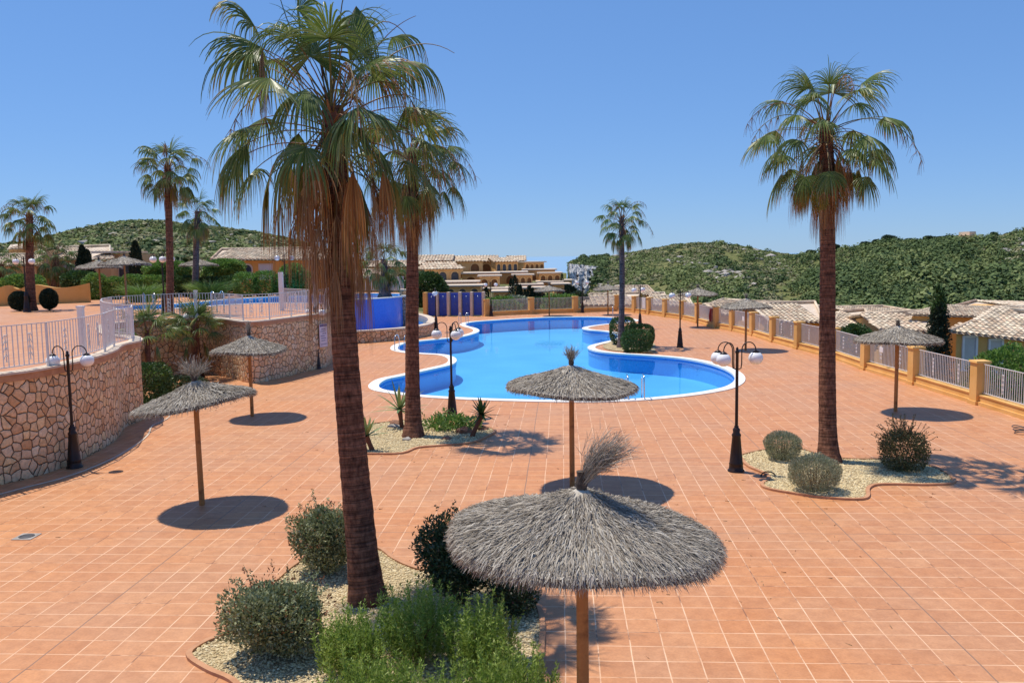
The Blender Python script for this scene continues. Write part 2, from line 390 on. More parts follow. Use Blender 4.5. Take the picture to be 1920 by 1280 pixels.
def offset(L, d, closed=True):
    """to the right of travel (outwards for a ccw loop)"""
    n = len(L); out = []
    for i in range(n):
        a = L[(i-1) % n] if closed or i else L[0]; b = L[(i+1) % n] if closed or i < n-1 else L[-1]
        t = (b-a); t = t.normalized() if t.length > 1e-6 else Vector((1, 0)); out.append(L[i] + Vector((t.y, -t.x))*d)
    return out
import bmesh
def fill(name, loops, z, mat, parent=None, uvscale=None, **props):
    bm = bmesh.new(); E = []
    for L in loops:
        vs = [bm.verts.new((p.x, p.y, z)) for p in L]
        for i in range(len(vs)): E.append(bm.edges.new((vs[i], vs[(i+1) % len(vs)])))
    bmesh.ops.triangle_fill(bm, edges=E, use_beauty=True, use_dissolve=False)
    for f in bm.faces:
        f.normal_update()
        if f.normal.z < 0: f.normal_flip()
    me = bpy.data.meshes.new(name); bm.to_mesh(me); bm.free()
    me.materials.append(MT[mat]); o = bpy.data.objects.new(name, me); COL.objects.link(o)
    if parent is not None: o.parent = parent
    for k, v in props.items(): o[k] = v
    return o
def wall_strip(mb, L, z0, z1, closed=False, m=0, u0=0.0, flip=False, rows=1):
    n = len(L); V = []; UV = []; u = u0; us = []
    for i in range(n+(1 if closed else 0)):
        if i: u += (L[i % n]-L[i-1]).length
        us.append(u)
        for r in range(rows+1):
            z = z0+(z1-z0)*r/rows; V.append((L[i % n].x, L[i % n].y, z)); UV.append((u, z))
    Fc = []
    for i in range(len(us)-1):
        for r in range(rows):
            a, b = i*(rows+1)+r, (i+1)*(rows+1)+r
            Fc.append((a, b, b+1, a+1) if not flip else (b, a, a+1, b+1))
    mb.add(V, np.array(Fc), m, np.array(UV))
def ring_strip(mb, A, B, z, closed=True, m=0):
    n = len(A); V = [(p.x, p.y, z) for p in A]+[(p.x, p.y, z) for p in B]
    k = n if closed else n-1
    mb.add(V, np.array([(i, (i+1) % n, n+(i+1) % n, n+i) for i in range(k)]), m)
def slab_strip(mb, A, B, z0, z1, closed=False, m=0):
    """solid band between two parallel lines"""
    ring_strip(mb, A, B, z1, closed, m)
    wall_strip(mb, A, z0, z1, closed, m); wall_strip(mb, B, z0, z1, closed, m)

# ------------------------------------------------------------------ foliage
def unit(n):
    v = rng.normal(size=(n, 3)); return v/np.linalg.norm(v, axis=1, keepdims=True)
def leaf_cloud(mb, c, rad, n, size, shell=.6, m=0, flat=None, lump=.18, up=.35, zmin=None, aspect=.45, seed=0, boxy=2.0):
    d = unit(n); 
    ph = np.random.default_rng(seed).uniform(0, 6.28, (5, 3)); fr = np.random.default_rng(seed+1).uniform(2, 6, (5, 3))
    lm = sum(np.sin(d[:, 0]*fr[i, 0]+ph[i, 0])*np.sin(d[:, 1]*fr[i, 1]+ph[i, 1])*np.sin(d[:, 2]*fr[i, 2]+ph[i, 2]) for i in range(5))*.5
    r = (shell + (1-shell)*rng.random(n)**.6)*(1+lump*lm)
    if boxy > 2: r = r/ (np.abs(d)**boxy).sum(1)**(1/boxy)
    p = d*r[:, None]*np.array(rad)[None]
    if zmin is not None: p[:, 2] = np.maximum(p[:, 2], zmin+rng.random(n)*.05)
    p += np.array(c)[None]
    ax = d*.9 + unit(n)*.9; ax[:, 2] += up; ax /= np.linalg.norm(ax, axis=1, keepdims=True)
    sd = np.cross(ax, unit(n)); sd /= np.maximum(1e-6, np.linalg.norm(sd, axis=1, keepdims=True))
    s = size*rng.uniform(.6, 1.35, n)[:, None]
    Q = np.stack([p-ax*s*.5, p+sd*s*aspect*.5, p+ax*s*.5, p-sd*s*aspect*.5], 1)
    mb.quads(Q, m if np.isscalar(m) else m)
def needles(mb, base, tips, n, size, m=0):
    pass
def twigs(mb, P, D, L, w, m=0):
    """thin flat strips from P along D"""
    P = np.asarray(P); D = np.asarray(D); n = len(P); sd = np.cross(D, unit(n)); sd /= np.linalg.norm(sd, axis=1, keepdims=True)
    L = np.asarray(L).reshape(-1, 1); w = np.asarray(w).reshape(-1, 1)
    mb.quads(np.stack([P-sd*w*.5, P+sd*w*.5, P+D*L+sd*w*.2, P+D*L-sd*w*.2], 1), m)

UPV = Vector((0, 0, 1))
def fan_leaf(mb, p, az, el, Lp, Rb, nseg, arc=125, droop=.25, tip=1.6, mg=0, mt=1, ms=3, petw=.022, split=.45, K=7, hang=0.0, ragged=.12, path=None, tdir=None, twist=None, jit=0.0):
    d = Vector((math.cos(az)*math.cos(el), math.sin(az)*math.cos(el), math.sin(el))); P = [Vector(p)]
    k = 7; st = Lp/k
    if path: P = [Vector(q) for q in path]; k = len(P)-1; d = Vector(tdir).normalized()
    for i in range(0 if path else k):
        d = (d - UPV*droop*st*(1.2 if i > 2 else .7)).normalized(); P.append(P[-1]+d*st)
    mb.tube(P, [petw*(1-.45*i/k) for i in range(k+1)], 4, ms, flat=.5, cap=False)
    t = d; s = t.cross(UPV)
    if s.length < .15: s = Vector((math.sin(az), -math.cos(az), 0))
    s.normalize(); tw = rnd.uniform(-.35, .35) if twist is None else twist; n = s.cross(t); s, n = s*math.cos(tw)+n*math.sin(tw), n*math.cos(tw)-s*math.sin(tw)
    B = np.array(P[-1]); t = np.array(t); s = np.array(s); n = np.array(n)
    A = R(arc); th = np.linspace(-A, A, nseg) + rng.normal(0, .015, nseg); dth = 2*A/(nseg-1)
    D = np.cos(th)[:, None]*t + np.sin(th)[:, None]*s - n*(.10+.25*np.abs(np.sin(th)))[:, None]*(1 if hang == 0 else .3)
    if jit: D = D+rng.normal(0, jit, D.shape)
    D /= np.linalg.norm(D, axis=1, keepdims=True)
    Ls = Rb*(.80+.20*np.cos(th))*rng.uniform(1-ragged, 1+ragged*.3, nseg)
    W = np.cross(D, n); W /= np.maximum(1e-6, np.linalg.norm(W, axis=1, keepdims=True))
    us = np.linspace(0, 1, K)**.85; pos = np.tile(B, (nseg, 1)); Vs = []; tl = tip*rng.uniform(.6, 1.45, nseg)
    for j, u in enumerate(us):
        if j:
            du = u-us[j-1]; g = np.where(u < split, .25+hang, (u-split+.15)*tl+hang)
            D = D + np.array([0, 0, -1.0])*(g*du*2.6)[:, None]; D /= np.linalg.norm(D, axis=1, keepdims=True)
            pos = pos + D*(Ls*du)[:, None]
        wfull = Ls*u*math.tan(dth/2)*1.02
        ws = Ls*split*math.tan(dth/2)
        wd = np.where(u <= split, wfull, ws*np.maximum(.06, (1-(u-split)/(1-split))**.75)) + .001
        Wj = np.cross(D, n); Wj /= np.maximum(1e-6, np.linalg.norm(Wj, axis=1, keepdims=True))
        Nj = np.cross(Wj, D)
        Vs += [pos - Wj*wd[:, None] - Nj*(wd*.35)[:, None], pos + Nj*(wd*.5)[:, None], pos + Wj*wd[:, None] - Nj*(wd*.35)[:, None]]
    V = np.stack(Vs, 1)                       # nseg x 3K x 3
    f = []; mi = []
    for j in range(K-1):
        for q in range(2):
            a = j*3+q; f.append((a, a+1, a+4, a+3)); mi.append(mt if us[j] > .62 else mg)
    f = np.array(f)
    Fc = (f[None]+(np.arange(nseg)*3*K)[:, None, None]).reshape(-1, 4)
    M_ = np.tile(np.array(mi), nseg)
    if mt != mg:                              # only some tips have turned
        keep = np.repeat(rng.random(nseg) < .55, len(mi)); M_ = np.where(keep, M_, mg)
    mb.add(V.reshape(-1, 3), Fc, M_)

def make_palm(base, top, r0, r1, label, Rb=.95, Lp=1.15, ngreen=34, nmid=8, ndead=16, nseg=38, K=7, dead_len=1.0, group=None, seed=1, flare=1.5,
              barkm='bark', name='fan_palm', rust=.5, stalks=6, lean_top=None, elmin=-35, skirt=1.0, mats=None, bend=.85, stiff=1.0, special=None):
    global rnd, rng
    rnd = random.Random(seed); rng = np.random.default_rng(seed)
    base = Vector(base); top = Vector(top); H = top.z-base.z
    t = thing(name, label, 'palm tree', base, 0, group)
    T = top-base
    mb = MB(); N = max(14, int(H/.07)); path = []; rad = []
    for i in range(N+1):
        u = i/N; z = H*u
        bx = T.x*(u**bend)+.03*H*.12*math.sin(u*5+seed); by = T.y*(u**bend)
        path.append(Vector((bx if u < 1 else T.x, by, z)))
        r = r1+(r0-r1)*(1-u)**1.4 + r0*(flare-1)*math.exp(-z/.28)
        rad.append(r*(1+rnd.uniform(-.022, .03)))
    path[0].z = -.05; mb.tube(path, rad, 22, 0, True, True, uvs=True)
    mb.build('trunk', [barkm], t)
    # crown
    C = T.copy(); cr = MB(); ga = 2.39996
    for i in range(ngreen):
        u = (i+.5)/ngreen; el = R(86 - (86-elmin)*u**.85 + rnd.uniform(-7, 7)); az = i*ga+rnd.uniform(-.25, .25)
        young = max(0, 1-u*4)
        fan_leaf(cr, C+Vector((math.cos(az)*.08, math.sin(az)*.08, -.05-.40*u)), az, el, Lp*rnd.uniform(.8, 1.12)*(1-.35*young), Rb*rnd.uniform(.85, 1.1), nseg,
                 arc=rnd.uniform(95, 135)*(1-.5*young), droop=(.28+.35*u)*stiff, tip=rnd.uniform(1.4, 3.2)*(1-.4*young)*stiff, split=rnd.uniform(.28, .45)-.08*u, ragged=.25, mg=0, mt=(0 if u < .3 else 1 if rnd.random() < .6 else 2), ms=3, K=K,
                 hang=.0 if u < .6 else .12)
    for i in range(nmid):
        az = i*ga*1.7+rnd.uniform(-.4, .4); el = R(rnd.uniform(-62, -25))
        fan_leaf(cr, C+Vector((math.cos(az)*.1, math.sin(az)*.1, -.3-.4*rnd.random())), az, el, Lp*rnd.uniform(.35, .8), Rb*rnd.uniform(.8, 1.0), nseg,
                 arc=rnd.uniform(45, 85), droop=.8, tip=2.8, mg=rnd.choice([0, 1, 1]), mt=rnd.choice([1, 2, 4, 4]), ms=3, K=K, hang=1.0, split=.32, ragged=.25)
    for i in range(int(ngreen*.9)):            # old leaf bases clasping the top of the trunk
        az = i*ga; z = -.75*i/(ngreen*.9); q = C+Vector((math.cos(az)*r1*.8, math.sin(az)*r1*.8, z)); e = Vector((math.cos(az), math.sin(az), rnd.uniform(.6, 1.6))).normalized()
        cr.tube([q, q+e*.12, q+e*rnd.uniform(.2, .34)], [.035, .024, .012], 4, 2, flat=.5)
    if special: special(cr, C)
    for i in range(stalks):
        az = rnd.uniform(0, 6.28); el = R(rnd.uniform(25, 70)); d = Vector((math.cos(az)*math.cos(el), math.sin(az)*math.cos(el), math.sin(el))); P = [C+Vector((0, 0, -.2))]
        L = Lp*rnd.uniform(1.5, 2.3)
        for k in range(12):
            d = (d-UPV*.16*(.4+k/7)).normalized(); P.append(P[-1]+d*L/12)
            if k > 5:
                for q in range(5):
                    e = Vector((rnd.gauss(0, .5), rnd.gauss(0, .5), -1.0)).normalized(); cr.tube([P[-1], P[-1]+e*.16, P[-1]+e*.25-UPV*.10], [.006, .004, .002], 3, 2, cap=False)
        cr.tube(P, [.014*(1-.6*k/12) for k in range(13)], 4, 3, cap=False)
    cr.build('crown', mats or ['leaf', 'leaf_mid', 'leaf_dry', 'stalk', 'leaf_rust'], t)
    if ndead:
        dd = MB()
        for i in range(ndead):
            az = i*ga+rnd.uniform(-.3, .3); u = i/ndead; z = -.22-skirt*u*.8
            rr = r1*1.05
            k = clampi(int(N*(1+z/H)), 0, N); pc = path[k]
            fan_leaf(dd, Vector((pc.x+math.cos(az)*rr, pc.y+math.sin(az)*rr, C.z+z)), az, R(rnd.uniform(-62, -15) if u < .6 else rnd.uniform(-84, -55)), Lp*rnd.uniform(.4, .85)*(1-.3*u), dead_len*Rb*rnd.uniform(.85, 1.15), max(16, int(nseg*.9)),
                     arc=rnd.uniform(28, 62), droop=1.1, tip=1.5, mg=(1 if rnd.random() < rust else 0), mt=0, ms=2, K=K-1, hang=1.5, split=.13, ragged=.45, jit=.16)
        dd.build('dead_fronds', ['leaf_dry', 'leaf_rust', 'stalk'], t)
    return t
def clampi(a, lo, hi): return max(lo, min(hi, a))

# ------------------------------------------------------------------ thatch umbrella
def make_umbrella(loc, label, Rr=1.3, rim=2.2, rise=.48, tilt=(0, 0), n=3200, sw=.010, sl=.26, tuft=(.35, .10, 90, 0.0, 0.0), seed=3, group='heather thatched umbrellas', pole_r=.055, poletilt=(0, 0)):
    global rnd, rng
    rnd = random.Random(seed); rng = np.random.default_rng(seed)
    t = thing('thatched_umbrella', label, 'sun umbrella', loc, 0, group)
    apex = rim+rise
    p = MB(); px, py = poletilt
    p.tube([(0, 0, -.05), (px*.5, py*.5, rim*.5), (px, py, apex-.06)], [pole_r*1.05, pole_r, pole_r*.92], 12); p.build('pole', ['pole'], t)
    ph = [rnd.uniform(0, 6.28) for _ in range(4)]
    def wob(a): return 1+.022*math.sin(2*a+ph[0])+.018*math.sin(3*a+ph[1])+.01*math.sin(7*a+ph[2])
    def surf(r, a, dz=0.0):
        x, y = r*np.cos(a), r*np.sin(a); q = r/Rr
        z = apex - rise*(q**.66) + dz + tilt[0]*x + tilt[1]*y + .02*np.sin(3*a+ph[3])*q
        return np.stack([x+px, y+py, z], -1)
    cv = MB(); na = 64; rs = [0.03, .12, .3, .5, .7, .85, .94, 1.0]
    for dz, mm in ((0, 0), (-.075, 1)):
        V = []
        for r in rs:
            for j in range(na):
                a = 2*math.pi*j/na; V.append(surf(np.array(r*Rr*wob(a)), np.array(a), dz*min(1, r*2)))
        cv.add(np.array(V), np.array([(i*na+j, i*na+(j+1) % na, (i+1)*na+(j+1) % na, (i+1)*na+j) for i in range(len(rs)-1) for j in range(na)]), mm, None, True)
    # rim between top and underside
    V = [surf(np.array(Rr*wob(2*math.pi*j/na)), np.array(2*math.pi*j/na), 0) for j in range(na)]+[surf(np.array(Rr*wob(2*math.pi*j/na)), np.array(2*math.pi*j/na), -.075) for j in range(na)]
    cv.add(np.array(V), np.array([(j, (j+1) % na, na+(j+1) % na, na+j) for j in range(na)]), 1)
    # strands lying down the slope
    a = rng.uniform(0, 2*math.pi, n); r = Rr*np.sqrt(rng.uniform(.004, 1.0, n)); L = sl*rng.uniform(.6, 1.3, n)*(.5+.6*r/Rr)
    w_ = np.array([wob(x) for x in a]); r1_ = r*w_; r2_ = np.minimum(r1_+L, Rr*w_*(1.0+rng.uniform(-.01, .05, n)))
    r1_ = np.minimum(r1_, r2_-.05)
    a2 = a+rng.normal(0, .05, n)*(.3/np.maximum(.3, r))
    P0 = surf(np.maximum(.02, r1_), a, .012); P1 = surf(r2_, a2, 0); lift = rng.uniform(.006, .05, n)**1.0; P1[:, 2] += lift; P0[:, 2] += rng.uniform(0, .02, n)
    over = r2_ > Rr*w_*.985; P1[over, 2] -= rng.uniform(.03, .10, over.sum())
    T = P1-P0; T /= np.linalg.norm(T, axis=1, keepdims=True); S = np.cross(T, np.array([0, 0, 1.0])); S /= np.linalg.norm(S, axis=1, keepdims=True)
    S += rng.normal(0, .35, (n, 3)); ww = (sw*rng.uniform(.5, 1.4, n))[:, None]
    PM = (P0+P1)/2 + np.array([0, 0, 1])*(rng.uniform(.0, .02, n))[:, None] + rng.normal(0, .012, (n, 3))
    V = np.stack([P0-S*ww*.5, P0+S*ww*.5, PM-S*ww*.5, PM+S*ww*.5, P1-S*ww*.2, P1+S*ww*.2], 1)
    f = np.array([(0, 1, 3, 2), (2, 3, 5, 4)]); cv.add(V.reshape(-1, 3), (f[None]+(np.arange(n)*6)[:, None, None]).reshape(-1, 4), 0)
    # drooping fringe
    k = int(n*.22); a = rng.uniform(0, 2*math.pi, k); w_ = np.array([wob(x) for x in a]); P0 = surf(Rr*w_*.975, a, rng.uniform(-.07, .0, k))
    D = np.stack([np.cos(a), np.sin(a), rng.uniform(-1.6, -.2, k)], -1)+rng.normal(0, .25, (k, 3)); D /= np.linalg.norm(D, axis=1, keepdims=True)
    twigs(cv, P0, D, rng.uniform(.05, .13, k), rng.uniform(.5, 1.2, k)*sw, 0)
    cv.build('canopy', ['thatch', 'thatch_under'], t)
    # tuft
    hgt, spread, k, lx, ly = tuft
    tf = MB(); ap = np.array([px, py, apex])
    bz = MB()
    P0 = ap+rng.normal(0, .02, (k, 3)); D = np.stack([rng.normal(lx, spread, k), rng.normal(ly, spread, k), np.ones(k)], -1); D /= np.linalg.norm(D, axis=1, keepdims=True)
    L = hgt*rng.uniform(.5, 1.1, k); sz = max(.006, sw)*rng.uniform(.7, 1.3, k)
    mid = P0+D*(L*.5)[:, None]; D2 = D+rng.normal(0, .22, (k, 3))+np.array([lx*.4, ly*.4, -.1]); D2 /= np.linalg.norm(D2, axis=1, keepdims=True); tip = mid+D2*(L*.5)[:, None]
    twigs(tf, P0, D, L*.5, sz, 0); twigs(tf, mid, D2, L*.5, sz*.8, 0)
    kk = k*3; i = rng.integers(0, k, kk); q = rng.uniform(.3, 1, kk)[:, None]; B0 = np.where(q < .5, P0[i]+(mid-P0)[i]*q*2, mid[i]+(tip-mid)[i]*(q-.5)*2)
    DD = D2[i]+rng.normal(0, .45, (kk, 3)); DD /= np.linalg.norm(DD, axis=1, keepdims=True); twigs(tf, B0, DD, rng.uniform(.04, .12, kk)*(hgt/.35)**.5, sz[i]*.7, 0)
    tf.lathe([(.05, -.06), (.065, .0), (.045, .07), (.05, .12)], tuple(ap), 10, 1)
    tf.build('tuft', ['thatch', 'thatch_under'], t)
    return t

# ------------------------------------------------------------------ lamp
def lamp_mesh(label, loc, azs, H=2.75, gr=.165, arm=.30, low=False, plain=False, gdrop=0.0):
    t = thing('lamp_post', label, 'lamp post', loc, 0, 'black lamp posts with white globes')
    m = MB(); m.lathe([(.19, 0), (.19, .035), (.165, .05), (.155, .16), (.165, .18), (.15, .21), (.095, .80), (.105, .83), (.105, .86), (.075, .90), (.085, .97), (.07, 1.0), (.05, 1.02), (.05, 1.06)], n=16)
    m.build('base', ['black'], t)
    m = MB(); m.lathe([(.036, 1.0), (.034, H-.45), (.034, H-.02), (.05, H-.01), (.05, H+.03), (.028, H+.05), (.032, H+.09), (.004, H+.13)], n=12); m.build('pole', ['black'], t)
    for az in azs:
        c, s = math.cos(az), math.sin(az)
        a = MB(); rr = .16; P = [(c*.04, s*.04, H-.38), (c*.09, s*.09, H-.36), (c*.105, s*.105, H-.25)]
        for k in range(0, 11):
            b = math.pi*k/10; x = .105+rr*(1-math.cos(b)); P.append((c*x, s*x, H+.05+rr*1.15*math.sin(b)))
        xe = .105+2*rr; P.append((c*xe, s*xe, H+.0-gdrop)); a.tube(P, .0135, 6); a.lathe([(.085, -.03), (.09, .0), (.05, .035), (.02, .05)], (c*xe, s*xe, H+.0-gdrop), 12); a.build('arm', ['black'], t)
        g = MB(); g.sphere((c*xe, s*xe, H-.135-gdrop), gr, 18, sq=(1, 1, .93)); g.build('globe', ['globe'], t)
    return t
def hor(px): return 640-F*math.tan(PITCH)+(960-px)*ROLL
def pd(px, D, z=0.0):
    p = at(px, hor(px), D); return Vector((p.x, p.y, z))
def G(*a): return [Vector(gp(x, y)[:2]) for x, y in a]
ZT = 2.45       # level of the upper terrace

# ================================================================== SETTING
# ---- pool outline (water edge)
pool_px = [(709,725),(713,718),(726,711),(755,705),(790,697),(822,690),(846,684),(855,677),(850,670),(832,665),(800,663),(770,661),(749,657),(745,652),(753,646),(777,641),(815,637),(857,633),(885,627),(898,621),(893,616),(878,612),(872,608),(885,604),(922,601),(990,597),(1040,595),(1100,594.5),(1140,595.5),(1172,597.5),(1189,601),(1168,605),(1134,608),(1104,612),(1092,615.5),(1104,619),(1134,621.5),(1152,625),(1160,630),(1152,637),(1131,642),(1108,648),(1103,653),(1120,659),(1155,663),(1217,667),(1275,672),(1317,679),(1354,690),(1374,701),(1379,711),(1372,720),(1353,728),(1305,737),(1255,743),(1205,747.5),(1142,750.5),(1080,751.5),(1010,750.5),(915,748),(827,744),(777,740),(740,735),(717,730.5)]
P0 = ccw(smooth_loop(G(*pool_px), 5)); P1 = offset(P0, .38)
ZW = -.10
fence_px = [(1835,757),(1716,720),(1625,693),(1563,671),(1498,654),(1451,641),(1413,629),(1374.5,620),(1344,615),(1309,605),(1280,598.5),(1248,594),(1218,589.5),(1190.5,586),(1157,583),(1078.5,586),(996,588.5),(912,592.5)]
FP = [Vector(gp(x, y)[:2]) for x, y in fence_px]
d0 = (FP[0]-FP[1]); FP = [FP[0]+d0*2.0, FP[0]+d0] + FP
deck_out = [Vector((-75, -14)), FP[0]+Vector((6, -25)), FP[0]+Vector((.5, 0))] + [p+Vector((.25, .3)) for p in FP[1:]] + [FP[-1]+Vector((-6, 1)), FP[-1]+Vector((-12, 4)), Vector((-75, 84))]
deck = fill('pool_deck', [ccw(deck_out), P0], 0, 'deck'); tag(deck, kind='structure')
m = MB(); wall_strip(m, offset(ccw(deck_out), -.02), -12, -.004, True); m.build('ground_below_deck', ['ochre_lt'], kind='structure')
# coping: sits a little proud of the deck, with a rounded inner lip
m = MB(); Pi = offset(P0, -.03)
slab_strip(m, Pi, P1, -.05, .03, True); m.build('pool_coping', ['coping'], kind='structure')
# basin
def make_basin_mat():
    m_, n, b, N, L = newmat('pool_mosaic'); g = N.new('ShaderNodeNewGeometry')
    t = noise(N, L, .35, 3, .5, vec=g.outputs['Position']); r = ramp(N, [(.10, .47, .93), (.14, .54, .97)], [.35, .65]); L.new(t.outputs[0], r.inputs[0])
    vt = N.new('ShaderNodeTexVoronoi'); vt.inputs['Scale'].default_value = 1.6; vt.feature = 'SMOOTH_F1'; wv = noise(N, L, 1.2, 2, .5, vec=g.outputs['Position'])
    L.new(g.outputs['Position'], vt.inputs['Vector'])
    t2 = noise(N, L, 14, 2, .5, vec=g.outputs['Position']); r2 = ramp(N, [(.90, .93, .96), (1.06, 1.04, 1.02)], [.4, .6]); L.new(t2.outputs[0], r2.inputs[0])
    L.new(mixc(N, L, r.outputs[0], r2.outputs[0], 1.0, 'MULTIPLY'), b.inputs['Base Color']); b.inputs['Roughness'].default_value = .5
    return m_
MT['basin'] = make_basin_mat()
MT['mosaic_band'] = mat_noise('waterline_mosaic', [(.05, .25, .72), (.09, .36, .85)], 12, .3, .05)
m = MB(); Pw = offset(P0, .02); wall_strip(m, Pw, -.97, -.30, True, 0); wall_strip(m, offset(P0, .0), -.30, -.055, True, 1)
# underwater ledge along the front edge with an arc step
arc = smooth_loop(G((716,727),(760,724),(820,719),(880,716.5),(940,716),(990,718),(1030,723),(1058,733),(1066,752)), 6, False)
def step_block(curve, z):
    L_ = curve; V = [(p.x, p.y, z) for p in L_]; k = len(L_)
    far = [(p.x, p.y-6.0, z) for p in L_]
    m.add(V+far, np.array([(i, k+i, k+i+1, i+1) for i in range(k-1)]), 0); wall_strip(m, L_, -1.5, z, False, 0)
basin = m.build('pool_basin', ['basin', 'mosaic_band'], kind='structure')
bf = fill('pool_floor', [offset(P0, .03)], -.92, 'basin', kind='structure')
front = [p for p in P0]
def ledge(name, px_arc, z):
    A = smooth_loop(G(*px_arc), 5, False)
    # close the ledge along the pool's own edge
    i0 = min(range(len(P0)), key=lambda i: (P0[i]-A[0]).length); i1 = min(range(len(P0)), key=lambda i: (P0[i]-A[-1]).length)
    n = len(P0); f1 = [P0[(i1+k) % n] for k in range((i0-i1) % n+1)]; f2 = [P0[(i1-k) % n] for k in range((i1-i0) % n+1)]
    side = f1 if len(f1) < len(f2) else f2
    loop = A[1:-1]+side
    o = fill(name, [loop], z, 'basin', kind='structure')
    w_ = MB(); wall_strip(w_, A, -.915, z-.004, False, 0); w_.build(name+'_side', ['basin'], kind='structure')
ledge('pool_ledge', [(722,731),(760,726),(820,720),(880,716.5),(940,716),(990,718),(1030,723),(1058,733),(1066,751)], -.45)
ledge('pool_step', [(1190,748),(1200,738),(1225,732),(1258,732),(1290,738)], -.5)
# water
def water_mat(name, tint, bs=.22, sc=1.6):
    m_, n, b, N, L = newmat(name); N.remove(b)
    out = [x for x in N if x.type == 'OUTPUT_MATERIAL'][0]
    g = N.new('ShaderNodeNewGeometry')
    mp = N.new('ShaderNodeMapping'); mp.inputs['Scale'].default_value = (1, .8, 1); L.new(g.outputs['Position'], mp.inputs[0])
    t = noise(N, L, sc, 3, .55, vec=mp.outputs[0]); bp = N.new('ShaderNodeBump'); bp.inputs['Strength'].default_value = bs; bp.inputs['Distance'].default_value = .02
    L.new(t.outputs[0], bp.inputs['Height'])
    fr_ = N.new('ShaderNodeFresnel'); fr_.inputs[0].default_value = 1.33; L.new(bp.outputs[0], fr_.inputs['Normal']); fr = N.new('ShaderNodeMath'); fr.operation = 'MULTIPLY'; fr.inputs[1].default_value = .62; L.new(fr_.outputs[0], fr.inputs[0])
    gl = N.new('ShaderNodeBsdfGlossy'); gl.inputs['Roughness'].default_value = .02; L.new(bp.outputs[0], gl.inputs['Normal'])
    tr = N.new('ShaderNodeBsdfTransparent'); tr.inputs[0].default_value = (*tint, 1)
    mx = N.new('ShaderNodeMixShader'); L.new(fr.outputs[0], mx.inputs[0]); L.new(tr.outputs[0], mx.inputs[1]); L.new(gl.outputs[0], mx.inputs[2]); L.new(mx.outputs[0], out.inputs[0])
    return m_
MT['water'] = water_mat('pool_water', (.78, .95, 1.0))
fill('pool_water', [offset(P0, .01)], ZW, 'water', kind='structure')

# ---- upper terrace
F1 = G((-420,1040),(-150,950),(0,909),(70,892),(140,867),(190,842),(222,820),(236,800))
pc = F1[-1]
wrap = [pc+Vector((-.1, 1.3)), pc+Vector((-.9, 2.7)), pc+Vector((-2.3, 3.9))]
F2 = G((222,720),(300,708),(375,701),(430,708),(475,718),(540,705),(589,693),(611,688),(626,672),(632,655))
TW = smooth_loop(F1+wrap+F2, 5, False)
blue_line = [pd(634, 53.4), pd(655, 53.5), pd(680, 53.8), pd(705, 54.5), pd(728, 55.4), pd(745, 56.6), pd(752, 58.2), pd(753, 60.5)]
BL = smooth_loop(blue_line, 5, False)
back = [pd(757, 63), pd(640, 66), pd(400, 70), pd(100, 66), pd(-300, 62), pd(-900, 60), Vector((-75, 20))]
terr = TW + BL + [Vector(p[:2]) for p in back]
# upper pool
up_px = [(213,577.5),(250,581),(310,579.5),(370,575.5),(430,571.5),(480,569),(535,568)]
upp = [Vector(gp(x, y, ZT)[:2]) for x, y in up_px]
far_px = [(535,555.5),(480,558.5),(425,562),(370,567),(320,571),(270,573.5),(225,575)]
upf = [Vector(gp(x, y, ZT)[:2]) for x, y in far_px]
bl2 = [p+ (p-Vector((0, 0))).normalized()*.35 for p in BL]
UPP = ccw(smooth_loop(upp, 4, False) + [Vector(pd(600, 49.5)[:2])] + [p for p in bl2[2:-4]] + [Vector(pd(748, 60.5)[:2]), Vector(pd(690, 62)[:2]), Vector(pd(600, 60.5)[:2])] + smooth_loop(upf, 4, False))
fill('terrace_floor', [ccw(terr), UPP], ZT, 'deck_up', kind='structure')
m = MB(); wall_strip(m, UPP, ZT-1.2, ZT-.004, True); m.build('upper_pool_basin', ['basin'], kind='structure')
fill('upper_pool_floor', [offset(UPP, .02)], ZT-.9, 'basin', kind='structure')
fill('upper_pool_water', [offset(UPP, .005)], ZT-.04, 'water', kind='structure')
m = MB(); slab_strip(m, UPP, offset(UPP, .35), ZT-.03, ZT+.03, True); m.build('upper_pool_coping', ['coping'], kind='structure')

wall = MB(); wall_strip(wall, TW, -.02, ZT-.14, False, 0, rows=3)
wt = thing('retaining_wall', 'curved retaining wall of pink and tan irregular stones under the upper terrace', 'wall')
wall.build('stone_facing', ['stone'], wt)
m = MB(); slab_strip(m, offset(TW, .05, False), offset(TW, -.2, False), ZT-.14, ZT+.02, False); m.build('terracotta_band', ['terra'], wt)
m = MB(); slab_strip(m, offset(TW, .09, False), offset(TW, -.32, False), ZT+.02, ZT+.07, False); m.build('coping', ['cream'], wt)
# kerb line along the foot of the front wall
K1 = offset(TW, .75, False)[6:42]
m = MB(); slab_strip(m, K1, offset(K1, .05, False), .004, .02, False); m.build('wall_foot_kerb', ['cream'], kind='structure')

